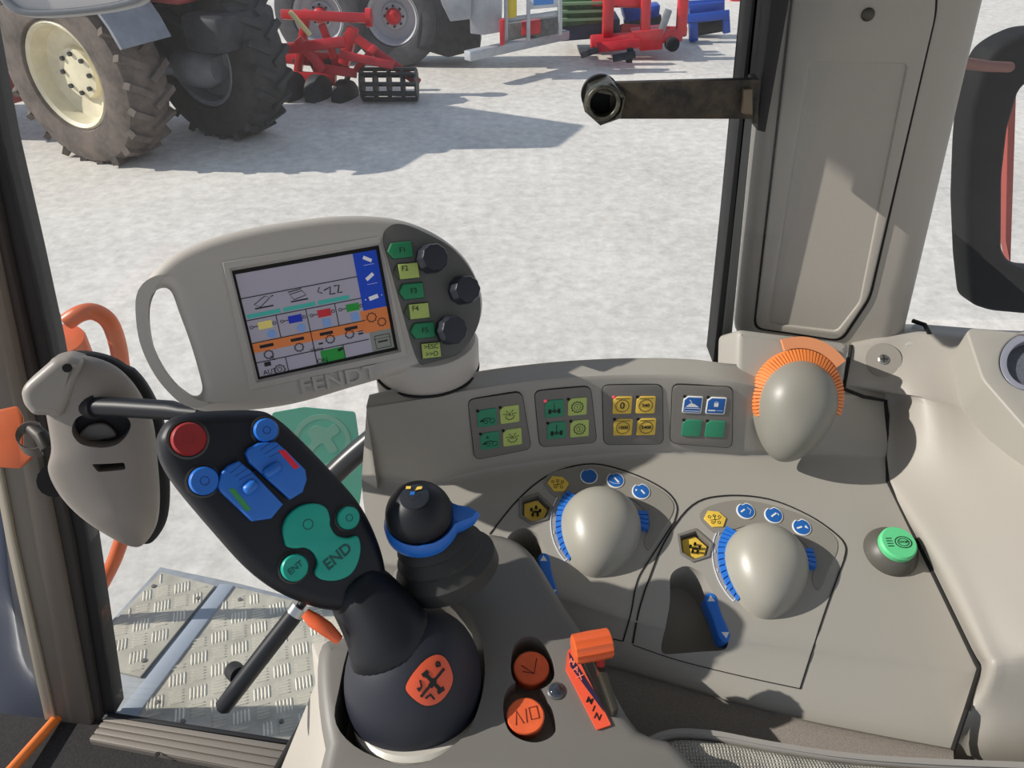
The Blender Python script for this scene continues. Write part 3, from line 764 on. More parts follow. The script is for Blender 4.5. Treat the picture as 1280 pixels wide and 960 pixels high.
def wl(*p, w=.0025): ik.line([sc(a, b) for a, b in p], w)
wl((14.1, .9), (15, 1.5)); wl((14.0, 3.7), (14.9, 3.1)); wl((13.9, 6.1), (15, 5.9), w=.003); wl((14, 1.9), (15.2, 1.9), w=.0002); wl((14, 4.3), (15.2, 4.3), w=.0002)
wl((13.4, 6.1), (13.55, 6.1), w=.0008); wl((15.4, 5.9), (15.5, 5.9), w=.0008)
ik.build('white_symbols', SW, sroot)
# knob field
KF = cm2([(479, 298), (486, 283), (503, 280), (530, 290), (565, 310), (590, 340), (600, 372), (599, 402), (585, 430), (560, 451), (540, 458), (526, 455), (517, 438), (503, 390), (488, 335)], 5)
pxplate('knob_field', TP.up(.0005), [KF], .002, mat('field_grey', (98, 97, 94), .55), root, .0004)
kp = TP.up(.0005)
for (px, py) in ((543, 321), (583, 360), (567, 410)):
    o = kp(px - 6, py + 3); 
    mb = MB(); R = .0108; n = 40
    prof = [(R * 1.0, 0), (R, .003), (R * .93, .013), (R * .85, .0145), (.0008, .0147)]
    rings = []
    f_ = Fr(kp, px - 6, py + 3)
    for r, hh in prof:
        rings.append([f_.w((r + (.0005 if k % 4 < 2 and r > .005 else 0)) * math.cos(2 * PI * k / n), (r + (.0005 if k % 4 < 2 and r > .005 else 0)) * math.sin(2 * PI * k / n), hh) for k in range(n)])
    mb.rings(rings).build('rotary_knob', mat('knob_slate', (44, 47, 56), .35), root, 30)
for i, (px, py, c, t) in enumerate(((502, 313, 0, 'F1'), (510, 339, 1, 'F2'), (516, 364, 0, 'F3'), (523, 389, 1, 'F4'), (530, 413, 0, 'F5'), (538, 438, 1, None))):
    m = (mat('fkey_green', (36, 140, 92), .45), KLIME)[c]
    f_ = Fr(kp, px, py, -6)
    w, hh = (.0075, .0055) if t else (.0072, .0055)
    base = [(-w - .0035, 0), (-w, hh), (w, hh), (w, -hh), (-w, -hh)] if t else [(-w, hh), (w, hh), (w, -hh), (-w, -hh)]
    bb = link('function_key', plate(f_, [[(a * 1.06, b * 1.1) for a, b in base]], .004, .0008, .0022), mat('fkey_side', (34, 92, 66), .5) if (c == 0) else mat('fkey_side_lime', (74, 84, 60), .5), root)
    link('key_face', plate(f_, [[(-w, hh), (w, hh), (w, -hh), (-w, -hh)] if c else base], .0012, .0003, .0028), m, bb)
    ik = Ink(f_, .003)
    if t: ik.text(t, .0055, -.003 if c else 0, .002 if c else 0)
    else: ik.text('>ESC', .0052, 0, .0028); ik.text('>>O', .0052, 0, -.0028)
    ik.build('key_lettering', INK, bb)
# raised maker lettering on the lower lip
f_ = Fr(TP, 424, 474, -11.5)
me = text_me('FENDT', f_, .0150, .0012, 0, -.0004, .0006, 1.24, bold=.0003)
link('raised_lettering', me, TERM, root, 30)
# swivel foot
bc = hz(534, 458, 2.243)
MB().lathe(V((bc.x, bc.y, 2.2435)), (0, 0, 1), [(.041, 0), (.041, .002), (.0425, .004), (.0425, .022), (.040, .026)], 48).build('swivel_foot', TERM, root, 40)
MB().lathe(V((bc.x, bc.y, 2.2425)), (0, 0, 1), [(.0428, 0), (.0428, .0016)], 48).build('foot_gap', SEAM, root, 40)
MB().lathe(V((bc.x, bc.y, 2.18)), (0, 0, 1), [(.0425, 0), (.0420, .0622)], 48).build('foot_pedestal', GREY, root, 40)

# ================================================================== armrest pod
PN = V((0, -.12, 1)).normalized()
PZ = Pl((0, .32, 2.158), PN)
pod_out = [(470, 770), (484, 728), (498, 700), (540, 684), (600, 663), (640, 668), (668, 690), (700, 742), (738, 800), (765, 852), (800, 908), (850, 930), (860, 1010), (430, 1010), (404, 930), (394, 850), (400, 800), (430, 790)]
proot = thing('joystick_pod', 'dark grey armrest pod carrying the joysticks and two orange buttons', 'armrest pod', PZ(600, 850) - V((0, 0, .2)))
fp = Fr(PZ, 600, 800)
pm = plate(fp, [[fp.px(a, b) for a, b in cm2(pod_out, 3)]], .20, .010, 0, 4)
def pcut(pts, depth, dirv=None): 
    mb = MB(); d = dirv or PN; mb.poly([PZ(a, b) + d * .02 for a, b in pts], -d * (.02 + depth)); return mb.mesh()
lean = (PN + V((.0, -.25, 0))).normalized()
B1 = (664, 834); B2 = (657, 894)
cut = [pcut(cm2([(642, 850), (640, 815), (652, 797), (672, 798), (690, 822), (692, 848), (672, 862)], 4), .020),
       pcut(cm2([(632, 905), (630, 872), (645, 852), (672, 858), (690, 885), (694, 915), (672, 928), (646, 922)], 4), .016),
       pcut(cm2([(420, 905), (424, 860), (440, 800), (480, 752), (540, 742), (590, 770), (606, 830), (598, 885), (575, 925), (520, 956), (455, 940)], 4), .045)]
pm = boolean(pm, cut)
pod = link('pod_shell', pm, PODM, proot, 40)
SPod = Surf([pod])
# light rim collar under boot
def orange_button(px, py, depth, lab, ic):
    pl = PZ.up(depth); f_ = Fr(pl, px, py, -14); f_.n = lean; 
    f_ = Fr(Pl(pl(px, py), lean), px, py, -14)
    r = thing('orange_push_button', lab, 'button', f_.w(0, 0, -.01), 'orange push buttons on the pod')
    MB().lathe(f_.w(0, 0, -.020), f_.n, [(.0118, 0), (.0118, .0195), (.0110, .0205), (.001, .0207)], 36, sx=1, sy=.92).build('button_cap', ORANGE, r, 35)
    k = Ink(f_, .0009)
    if ic: k.line([(-.007, -.004), (-.005, .004), (-.002, -.004)], .0006); k.line([(0, -.004), (.001, .004)], .0006); k.line([(.003, -.003), (.003, .004), (.008, .004), (.008, -.003)], .0006, True)
    else: k.line([(-.006, .003), (.001, -.004), (.005, .005)], .0008); k.line([(-.006, -.001), (.001, -.004)], .0006)
    k.build('button_symbol', mat('dark_red_print', (110, 30, 22), .5), r)
orange_button(664, 835, -.004, 'orange push button in the upper hollow of the pod, nearer the throttle slider', 0)
orange_button(657, 895, .001, 'orange push button in the lower hollow of the pod', 1)
f_ = Fr(PZ, 695, 864)
r = thing('indicator_lamp', 'small dark glossy indicator lens beside the two orange buttons', 'indicator lamp', f_.o)
MB().lathe(f_.o, PN, [(.0058, -.003), (.0058, .0008), (.0048, .0014)], 28).build('lamp_ring', mat('ring_grey', (84, 84, 84), .4), r, 30)
MB().lathe(f_.o, PN, [(.0047, 0), (.0046, .0014), (.003, .0026), (.0004, .003)], 28).build('lens', mat('lens_dark', (48, 56, 66), .12, coat=.6), r, 60)
# throttle slider
tl = PZ.up(.0018)
r = thing('throttle_slider', 'orange ribbed slider lever with MAX and MIN scale on the pod edge', 'lever', PZ(740, 860))
pxplate('scale_plate', tl, [rounded([(710, 812), (716, 810), (764, 906), (746, 912), (707, 836)], 2)], .0016, mat('decal_orange', (238, 92, 62), .5), r)
pxplate('scale_wedge', tl.up(.0002), [[(711, 815), (713, 833), (755, 890), (748, 872)]], .0004, mat('decal_navy', (44, 36, 66), .5), r)
for txt, pts, m in (('MAX', [(718, 828), (722, 840), (728, 848)], WHITE), ('MIN', [(737, 880), (741, 887), (745, 894)], INK)):
    mes = []
    for c, (a, b) in zip(txt, [(737, 876), (742, 886), (747, 896)] if txt == 'MIN' else [(715, 828), (720, 837), (725, 846)]):
        g_ = Fr(tl, a, b, 24); mes.append(text_me(c, g_, .0056, .0001, h=.00045 if txt == 'MAX' else .0002, bold=.0001))
    link('scale_lettering', join_meshes(mes), m if txt == 'MIN' else mat('decal_pink', (235, 130, 110), .5), r, 0)
pxplate('slider_slot', tl.up(-.0004), [rounded([(724, 815), (742, 822), (771, 893), (764, 896)], 3)], .0020, mat('slot_dark', (36, 36, 34), .4), r)
slot = [PZ.up(.0005)(a, b) for a, b in [(735, 812), (748, 815), (772, 893), (765, 897)]]
MB().poly(slot, PN * .008).build('slider_track', mat('track_dark', (58, 57, 50), .3), r, 30, bevel=.0008)
a = PZ.up(.022)(716, 812); b = PZ.up(.022)(764, 803)
mb = MB(); n = 36; ax = (b - a); 
x = ax.normalized(); y = PN.cross(x).normalized(); z = x.cross(y)
rings = []
for t, rr_ in ((0, .0065), (.04, .0085), (.5, .0088), (.96, .0085), (1, .0065)):
    rings.append([a + ax * t + (y * math.cos(2 * PI * k / n) + z * math.sin(2 * PI * k / n)) * (rr_ + (.0007 if k % 3 == 0 else 0)) for k in range(n)])
mb.rings(rings).build('ribbed_grip', mat('grip_orange', (222, 96, 48), .4), r, 25)
MB().tube([PZ.up(.0)(752, 845), PZ.up(.012)(750, 822), a.lerp(b, .7)], .0030, 10).build('lever_stem', mat('stem_red', (170, 40, 30), .4), r, 40)
# ------------------------------------------------------------------ main joystick
jroot = thing('main_joystick', 'large black joystick leaning left with red, blue and teal buttons', 'joystick', PZ.up(-.04)(520, 880))
def circs(cl):
    return cl
pts = [((523, 910), .512, 60), ((521, 895), .508, 76), ((519, 873), .504, 84), ((517, 848), .500, 87), ((515, 822), .497, 83), ((512, 800), .495, 74), ((510, 781), .494, 58), ((509, 768), .494, 38), ((508, 762), .494, 14)]
C = [at(a, b, t) for (a, b), t, r in pts]
R = [r * t / FPX for (p, t, r) in pts]
bt = MB().tube(C, R, 44).build('rubber_boot', BOOT, jroot, 60, sub=1)
c0 = C[0]; ax = (C[3] - C[0]).normalized()
cr_ = at(525, 893, .500)
MB().tube([cr_ - ax * .006, cr_ - ax * .003, cr_ + ax * .0015, cr_ + ax * .004], [.0405, .0425, .0425, .0400], 44).build('boot_ring', mat('ring_cream', (200, 196, 186), .35), jroot, 40)
MB().tube([c0 - ax * .03, c0 - ax * .012], [.040, .041], 32).build('boot_base', BLACK2, jroot, 40)
JN = V((.45, -.55, .50)).normalized()
JH = Pl(at(330, 630, .450), JN)
HO = cm2([(200, 555), (203, 540), (215, 524), (240, 515), (283, 512), (325, 512), (345, 519), (371, 540), (411, 581), (449, 624), (470, 660), (484, 700), (487, 735), (476, 756), (450, 766), (415, 765), (385, 757), (350, 741), (314, 713), (274, 669), (227, 613), (206, 580)], 6)
fh = Fr(JH, 330, 630)
hm = plate(fh, [[fh.px(a, b) for a, b in HO]], .026, .0085, 0, 6)
link('grip_head', hm, BLACK, jroot, 50)
# swelling under the head to the neck
HO2 = [(255, 560), (300, 545), (350, 560), (400, 610), (440, 660), (470, 715), (466, 750), (430, 752), (385, 735), (330, 690), (280, 630), (250, 590)]
hm = plate(fh, [[fh.px(a, b) for a, b in cm2(HO2, 4)]], .026, .009, -.020, 4)
link('grip_back', hm, BLACK, jroot, 50)
MB().tube([at(436, 722, .490), at(452, 742, .488), at(470, 766, .486), at(486, 793, .484), at(499, 820, .488)], [.018, .0215, .0235, .0265, .034], 36).build('grip_neck', BLACK, jroot, 60, sub=1)
def jbtn(px, py, r, m, h=.0035, ring=True, txt=None, ang=0):
    f_ = Fr(JH, px, py, ang)
    rr_ = r * .45 / FPX
    if ring: MB().lathe(f_.o, JN, [(rr_ * 1.22, -.001), (rr_ * 1.22, .0004), (rr_ * 1.08, .0010), (rr_ * 1.04, .0002)], 36).build('button_collar', mat('collar_black', (48, 46, 44), .35), jroot, 30)
    b = MB().lathe(f_.o, JN, [(rr_, -.001), (rr_, h * .75), (rr_ * .9, h), (rr_ * .001, h * .97)], 36).build('round_button', m, jroot, 35)
    k = Ink(f_, h + .0002)
    if txt: k.text(txt, .0052, 0, 0); k.build('button_lettering', mat('print_teal_dark', (20, 90, 84), .5), b)
    else: k.line(circ(0, 0, rr_ * .3, 16), .0003, True); k.build('button_mark', mat('mark_%s' % m.name, [int(c * .75) for c in {'dull_red': (190, 70, 70), 'blue_plastic': (20, 70, 170)}.get(m.name, (20, 120, 110))], .5), b)
jbtn(235, 549, 20, RED, .006); jbtn(331, 538, 15, BLUE, .005); jbtn(254, 601, 17, BLUE, .005)
jbtn(434, 647, 15, TEAL, .004); jbtn(367, 709, 17, TEAL, .004, txt='ENT', ang=-38)
def z6(L): return [(180 + a / 3.2, 490 + b / 3.2) for a, b in L]
tealo = z6([(560, 600), (552, 545), (572, 492), (620, 455), (680, 445), (722, 462), (738, 500), (740, 535), (765, 572), (810, 582), (848, 575), (861, 620), (850, 680), (820, 728), (765, 752), (705, 748), (680, 722), (690, 680), (672, 642), (640, 622), (600, 624), (570, 618)])
b = pxplate('program_button', JH, [cm2(tealo, 4)], .0045, TEAL, jroot, .0012, .0035)
k = Ink(Fr(JH, 420, 695, -40), .0037); k.text('END', .0095, 0, 0, 1, .0002).build('button_lettering', mat('print_teal_dark', (20, 90, 84), .5), b)
k = Ink(Fr(JH, 383, 655, -40), .0037); k.line(circ(0, 0, .003, 14), .0005, True).build('button_mark', mat('print_teal_dark', (20, 90, 84), .5), b)
for L, strip, sm_, bar in (([(290, 375), (303, 322), (330, 295), (372, 276), (425, 318), (548, 448), (500, 505), (425, 515), (398, 490), (302, 400)], [(328, 388), (352, 384), (420, 468), (398, 476)], GREEN, ((402, 402), (452, 362))),
                           ([(400, 245), (412, 225), (450, 205), (520, 200), (560, 235), (635, 310), (642, 350), (625, 400), (575, 430), (480, 345), (412, 282)], [(525, 235), (552, 232), (610, 300), (590, 310)], REDB, ((482, 335), (545, 292)))):
    b = pxplate('rocker_button', JH, [z6(L)], .007, BLUE, jroot, .0014, .0062)
    k = Ink(Fr(JH, *z6([strip[0]])[0]), .0064)
    k.fill([k.fr.px(a, c) for a, c in z6(strip)]).build('colour_strip', sm_, b)
    p, q_ = [JH.up(.0075)(*v) for v in z6(bar)]
    MB().tube([p, p.lerp(q_, .15), p.lerp(q_, .85), q_], [.0018, .0034, .0034, .0018], 16).build('finger_ridge', BLUE, b, 60)
    # grip lines
    cx, cy = z6([L[2]])[0]
    k = Ink(Fr(JH, cx, cy, -38), .0064)
    for i in range(3):
        o1 = z6([(L[2][0] + 5 + i * 17, L[2][1] + 30 + i * 14)])[0]; o2 = z6([(L[2][0] + 55 + i * 22, L[2][1] - 8 + i * 17)])[0]
        k.line([k.fr.px(*o1), k.fr.px(*o2)], .0003)
    k.build('grip_lines', mat('blue_dark', (14, 50, 120), .5), b)
p, q_ = [JH.up(.001)(*v) for v in z6([(430, 322), (560, 440)])]
MB().bar(p, q_, .0035, .004, JN).build('rocker_gap', BLACK2, jroot, 0)
# orange trigger keys on the neck
MB().tube([at(381, 766, .465), at(392, 775, .465), at(408, 786, .466), at(424, 800, .468)], [.003, .0045, .0045, .003], 14).build('orange_trigger', ORANGE, jroot, 60)
# emblem sticker following the boot
SB_ = Surf([bt])
def conform(name, surf, outline, m, par, h, rings_=6):
    cx = sum(a for a, b in outline) / len(outline); cy = sum(b for a, b in outline) / len(outline)
    mb = MB(); R = []
    for i in range(1, rings_ + 1):
        ring = []
        for a, b in outline:
            p, n_ = surf.full(cx + (a - cx) * i / rings_, cy + (b - cy) * i / rings_); ring.append(p + n_ * h)
        R.append(ring)
    p, n_ = surf.full(cx, cy)
    mb.rings(R, False); mb.v.append(p + n_ * h); ti = len(mb.v) - 1; n0 = len(outline)
    mb.f += [[k, (k + 1) % n0, ti] for k in range(n0)]
    rim = [p + (surf.full(a, b)[1]) * -.0008 for p, (a, b) in zip(R[-1], outline)]
    mb.rings([R[-1], rim], False)
    return mb.build(name, m, par, 40)
EM = cm2([(508, 863), (512, 848), (528, 828), (543, 819), (555, 822), (563, 836), (565, 852), (556, 870), (543, 880), (527, 880)], 4)
conform('sticker_edge', SB_, [(537 + (a - 537) * 1.06, 850 + (b - 850) * 1.06) for a, b in EM], INK, jroot, .0004)
emb = conform('emblem_sticker', SB_, EM, mat('sticker_orange', (238, 98, 62), .45), jroot, .0007)
SE = Surf([emb])
def onink(name, strokes, surf, m, par, w=.0012, h=.0004):
    mb = MB()
    for st, ww in strokes:
        P = []; N = []
        for i in range(len(st) - 1):
            for j in range(5):
                a = st[i][0] + (st[i + 1][0] - st[i][0]) * j / 4; b = st[i][1] + (st[i + 1][1] - st[i][1]) * j / 4
                qf = surf.full(a, b); P.append(qf[0]); N.append(qf[1])
                if j == 4 and i < len(st) - 2: P.pop(); N.pop()
        mb.ribbon(P, ww, N, h)
    return mb.build(name, m, par, 0)
onink('arrow_emblem', [([(530, 841), (552, 864)], .0022), ([(526, 871), (555, 836)], .0016), ([(528, 845), (535, 839)], .0025), ([(547, 866), (555, 860)], .0025), ([(538, 852), (543, 856)], .005),
    ([(525, 850), (527, 858), (523, 864)], .0011), ([(532, 873), (538, 868), (543, 874)], .0011), ([(521, 861), (527, 860)], .0011), ([(545, 828), (549, 828), (550, 832), (546, 833), (545, 829)], .0012)], SE, INK, jroot)
# ------------------------------------------------------------------ small crossgate joystick
sroot2 = thing('small_joystick', 'small black ball-topped joystick with blue lifting ring and rubber gaiter', 'joystick', PZ(565, 705))
ba = at(556, 702, .512); bb_ = at(526, 640, .492); axs = (bb_ - ba).normalized()
k_ = lambda px: px * .505 / FPX
MB().lathe(ba, axs, [(k_(66), -.010), (k_(66), .000), (k_(60), .004), (k_(55), .007), (k_(57), .010), (k_(50), .014), (k_(46), .0165), (k_(50), .019), (k_(42), .024), (k_(30), .028), (k_(20), .030)], 44, sx=1, sy=.9).build('gaiter', mat('gaiter_rubber', (52, 52, 50), .6), sroot2, 30)
bc2 = at(524, 643, .49)
mb = MB(); rr_ = k_(41)
prof = [(rr_ * math.cos(t), rr_ * math.sin(t)) for t in [math.radians(a) for a in range(-60, 90, 8)]] + [(.0004, rr_)]
mb.lathe(bc2, axs, prof, 40); mb.build('ball_grip', BLACK, sroot2, 60)
# blue ring tilted, with a tab
tn = (axs + V((.30, -.22, 0))).normalized()
x = V((1, 0, 0)); x = (x - tn * x.dot(tn)).normalized(); y = tn.cross(x)
rings = []; n = 48
for rf, hh in ((1.0, -.012), (1.10, -.009), (1.12, -.003), (1.04, .0015), (.95, .0)):
    ring = []
    for k in range(n):
        a = 2 * PI * k / n; ex = 1.0
        d_ = abs(((a - .12 + PI) % (2 * PI)) - PI)
        bump = max(0, 1 - d_ / .38); bump = bump * bump * (3 - 2 * bump)
        ring.append(bc2 - axs * .0035 + (x * math.cos(a) + y * math.sin(a)) * rr_ * (rf + (.62 * bump if rf > .96 else 0)) + tn * (hh + (-.000 if not bump else (hh * -.4) * bump)))
    rings.append(ring)
MB().rings(rings, False).build('blue_lift_ring', BLUE, sroot2, 50)
f_ = Fr(Pl(at(517, 614, .47), axs), 517, 614)
pt = bc2 + (at(516, 613, .47) - bc2).normalized() * rr_
nn = (pt - bc2).normalized()
MB().lathe(pt, nn, [(.0092, -.0022), (.0090, -.0012), (.0002, .0002)], 24).build('cap_badge', mat('badge_dark', (40, 44, 52), .3), sroot2, 60)
f_ = Fr(Pl(pt + nn * .0002, nn), 517, 613)
k = Ink(f_, .0003); k.fill([(-.005, .001), (-.002, .001), (-.002, .003), (-.005, .003)]); k.fill([(.001, 0), (.005, .001), (.005, .003), (.002, .0025)]); k.build('badge_mark', KYEL, sroot2)
k = Ink(f_, .0003); k.fill([(-.002, -.0035), (.001, -.0035), (.001, -.001), (-.002, -.001)]); k.build('badge_mark', BLUEK, sroot2)
# ================================================================== cab shell
G = Pl((0, .625, 0), (-.12, -1, 0))
def gp(off): return Pl((0, .625 - off, 0), (-.12, -1, 0))
def struct(o): o['kind'] = 'structure'; return o
def strip(name, L, off, depth, m, par, bevel=0.002):
    pl = gp(off); return MB().poly([pl(a, b) for a, b in L], -pl.n * depth).build(name, m, par, 30, bevel=bevel)
def wide(off, L, z0=None): return [gp(off)(a, b) for a, b in L]
# left post, extended up out of frame along its own line
POST = mat('post_brown', (108, 100, 90), .6, bump=.1, bscale=900)
post = thing('door_post', 'brown-grey cab door post with black rubber seals at the left edge', 'door post', gp(.02)(100, 915))
def ext(pl, a, b, zt=3.0):
    """point on line a->b (3-D, going up) at height zt"""
    d = a - b; return a + d * ((zt - a.z) / d.z)
def poststrip(name, right, left, off, depth, m, bevel=.003):
    pl = gp(off); Rr = [pl(*p) for p in right]; Ll = [pl(*p) for p in left]
    Rr = [ext(pl, Rr[0], Rr[-1])] + Rr; Ll = [ext(pl, Ll[0], Ll[-1])] + Ll
    return MB().poly(Rr + Ll[::-1], -pl.n * depth).build(name, m, post, 30, bevel=bevel)
poststrip('outer_seal', [(0, 180), (34, 319), (62, 439), (109, 680), (144, 893)], [(-22, 180), (8, 319), (35, 439), (88, 680), (125, 895)], .004, .03, BLACK2)
poststrip('inner_seal', [(-20, 180), (10, 319), (37, 439), (90, 680), (127, 900)], [(-38, 180), (-10, 319), (16, 439), (68, 680), (112, 912)], .012, .03, mat('seal_brown', (52, 47, 44), .7), .004)
poststrip('post_beam', [(-36, 180), (-8, 319), (18, 439), (70, 680), (116, 915)], [(-84, 180), (-56, 319), (-29, 439), (18, 680), (66, 915)], .022, .05, POST, .006)
poststrip('cream_edge', [(-83, 180), (-55, 319), (-28, 439), (19, 680), (69, 900)], [(-90, 180), (-62, 319), (-36, 439), (8, 680), (56, 900)], .026, .03, mat('cream_edge', (168, 158, 140), .5), .001)
# windows
def glass(name, pl, pts, th=.005):
    m = MATS.get('glass')
    if not m:
        m = bpy.data.materials.new('glass'); m.use_nodes = True; nt = m.node_tree
        for n in list(nt.nodes): nt.nodes.remove(n)
        o = nt.nodes.new('ShaderNodeOutputMaterial'); mx = nt.nodes.new('ShaderNodeMixShader'); t = nt.nodes.new('ShaderNodeBsdfTransparent'); g = nt.nodes.new('ShaderNodeBsdfGlossy'); f = nt.nodes.new('ShaderNodeLayerWeight'); pw = nt.nodes.new('ShaderNodeMath'); pw.operation = 'POWER'; pw.inputs[1].default_value = 5; ml = nt.nodes.new('ShaderNodeMath'); ml.operation = 'MULTIPLY_ADD'; ml.inputs[1].default_value = .6; ml.inputs[2].default_value = .018
        g.inputs['Roughness'].default_value = .02
        t.inputs['Color'].default_value = (.965, .975, .98, 1)
        nt.links.new(f.outputs['Facing'], pw.inputs[0]); nt.links.new(pw.outputs[0], ml.inputs[0]); nt.links.new(ml.outputs[0], mx.inputs[0]); nt.links.new(t.outputs[0], mx.inputs[1]); nt.links.new(g.outputs[0], mx.inputs[2]); nt.links.new(mx.outputs[0], o.inputs[0])
        MATS['glass'] = m
    o = MB().poly(pts, -pl.n * th).build(name, m, None, 0); return struct(o)
pl = gp(0)
LT = ext(pl, pl(0, 180), pl(144, 893))
glass('window_1', pl, [LT, pl(144, 893), V((-.28, .659, 1.43)), V((-.28, .659, 2.15)), V((.0, .625, 2.17)), V((.235, .597, 2.2)), V((.235, .597, 3.0))])
# pillar
PY = .585
PP = Pl((.28, PY, 0), (-.3, -1, 0))
def py(a, b, dy=0): return PP(a, b) + V((0, dy, 0))
pil = thing('cab_pillar', 'broad grey-beige cab pillar with a recessed cover panel', 'pillar', hy(1020, 430, PY))
bl = py(914, 430); br = py(1137, 430); tl_ = py(954, 0); tr_ = py(1236, 0)
bl.z = br.z = 2.20
tl2 = V((tl_.x, tl_.y, 2.98)); tr2 = V((tr_.x, tr_.y, 2.98))
MB().poly([bl, br, tr_, tr2, tl2, tl_], V((.02, .065, 0))).build('pillar_body', PILM, pil, 40, bevel=.022, seg=5)
def pedge(L, dz=None): return L
cov = [(1001, -70), (1172, -70), (1168, 20), (1086, 370), (1050, 424), (944, 408), (991, 0)]
pxplate('cover_groove', PP, [rounded([(a + (3 if a > 1040 else -3), b + (3 if b > 300 else -3)) for a, b in cov], 12)], .004, SEAM, pil, 0, .0006)
pxplate('cover_panel', PP, [rounded(cov, 12), [(a, b) for a, b in rounded([(1012, 77), (1133, 79), (1074, 376), (1046, 412), (961, 402)], 6)]], .006, PILM, pil, .0016, .003)
pxplate('recessed_field', PP, [rounded([(1008, 73), (1137, 75), (1078, 380), (1048, 418), (957, 408)], 6)], .002, PILM, pil, 0, .0012)
o = PP(1083, 17)
MB().lathe(o - V((0, .0028, 0)), PP.n, [(.0045, -.001), (.0045, .0012), (.0032, .002), (.0004, .0021)], 20).build('cover_screw', mat('screw_dark', (70, 68, 62), .4, metal=.6), pil, 30)
# seal of the window next to the pillar
r = MB().poly([py(941, 0, -.0), py(957, 0), py(912, 455), py(893, 455)], V((0, .03, 0)))
sl = thing('window_seal', 'dark rubber window seal running down beside the pillar', 'seal', py(900, 455))
gs = Pl((0, .590, 0), (0, -1, 0))
def up3(p, q): return ext(None, p, q, 2.98)
A, B, C_, D_ = gs(940, 0), gs(956, 0), gs(912, 455), gs(896, 455)
MB().poly([up3(A, D_), up3(B, C_), C_, D_], V((0, .02, 0))).build('seal_grey', mat('seal_grey', (96, 98, 96), .6), sl, 30, bevel=.002)
A2, B2, C2, D2_ = gs(940, 0), gs(946, 0), gs(900, 455), gs(891, 455)
MB().poly([up3(A2, D2_), up3(B2, C2), C2, D2_], V((0, .03, 0))).build('seal_lip', BLACK2, sl, 30, bevel=.001)
# black bar and rusty bracket
bar_pl = Pl((0, .558, 0), (0, -1, 0))
bkt = thing('mounting_bracket', 'dark rusty flat bracket with a hollow hexagon nut, bolted beside the pillar', 'bracket', bar_pl(950, 150))
RUST = mat('rusty_steel', (74, 66, 54), .55, metal=.5, bump=.5, bscale=300, var=.4, vscale=60, rgb2=(34, 33, 34))
A, B, C_, D_ = bar_pl(964, 0), bar_pl(987, 0), bar_pl(957, 166), bar_pl(946, 163)
MB().poly([up3(A, D_), up3(B, C_), C_, D_], V((0, .024, 0))).build('black_rail', BLACK2, bkt, 30, bevel=.001)
bp = Pl((0, .548, 0), (0, -1, 0))
MB().poly([bp(762, 104), bp(944, 99), bp(944, 149), bp(762, 149)], V((0, .006, 0))).build('flat_bar', RUST, bkt, 30, bevel=.0008)
MB().poly([bp(942, 100), bp(950, 99), bp(948, 156), bp(940, 154)], V((0, .016, 0))).build('mount_flange', RUST, bkt, 30, bevel=.0008)
MB().poly([bp.up(.004)(929, 112), bp.up(.004)(941, 111), bp.up(.004)(941, 144), bp.up(.004)(928, 143)], V((0, .008, 0))).build('bolt_head', mat('bolt_brown', (110, 98, 82), .5, metal=.5), bkt, 30, bevel=.001)
NUT = mat('nut_steel', (98, 96, 84), .38, metal=.7, var=.4, vscale=200)
f_ = Fr(bp.up(.012), 757, 131)
k = f_.pl(757 + 27, 131) - f_.o; R0 = k.length
hexo = [(R0 * math.cos(math.radians(a + 20)), R0 * math.sin(math.radians(a + 20))) for a in range(0, 360, 60)]
link('hexagon_nut', plate(f_, [hexo, circ(0, 0, R0 * .74, 32)], .022, .0015, 0), NUT, bkt, 30)
f_2 = Fr(bp.up(.0155), 754, 130)
link('nut_collar', plate(f_2, [circ(0, 0, R0 * .82, 36), circ(0, 0, R0 * .58, 36)], .010, .0018), NUT, bkt, 40)
link('nut_bore', plate(f_2, [circ(0, 0, R0 * .90, 36)], .004, 0, -.022), BLACK2, bkt, 0)
# right rear window
pr = Pl((0, .66, 0), (0, -1, 0))
x0 = br.x - .01
glass('window_2', pr, [V((x0, .66, 2.2)), V((1.0, .66, 2.2)), V((1.0, .66, 3.0)), V((x0, .66, 3.0))])
hb_ = [hz(1141, 402, 2.235), hz(1175, 410, 2.235), hz(1230, 417, 2.235), hz(1330, 425, 2.235)]
led = thing('window_ledge', 'pale ledge strip under the rear side window', 'ledge', hz(1200, 415, 2.2))
MB().poly([hz(1141, 402, 2.236), hz(1240, 410, 2.236), hz(1340, 414, 2.236), hz(1340, 440, 2.236), hz(1130, 430, 2.236)], V((0, 0, -.05))).build('ledge_board', mat('ledge_pale', (170, 168, 164), .5), led, 30, bevel=.004)
MB().tube([hz(1141, 401, 2.24), hz(1156, 406, 2.242), hz(1162, 418, 2.242)], .002, 8).build('rubber_edge', SEAM, led)
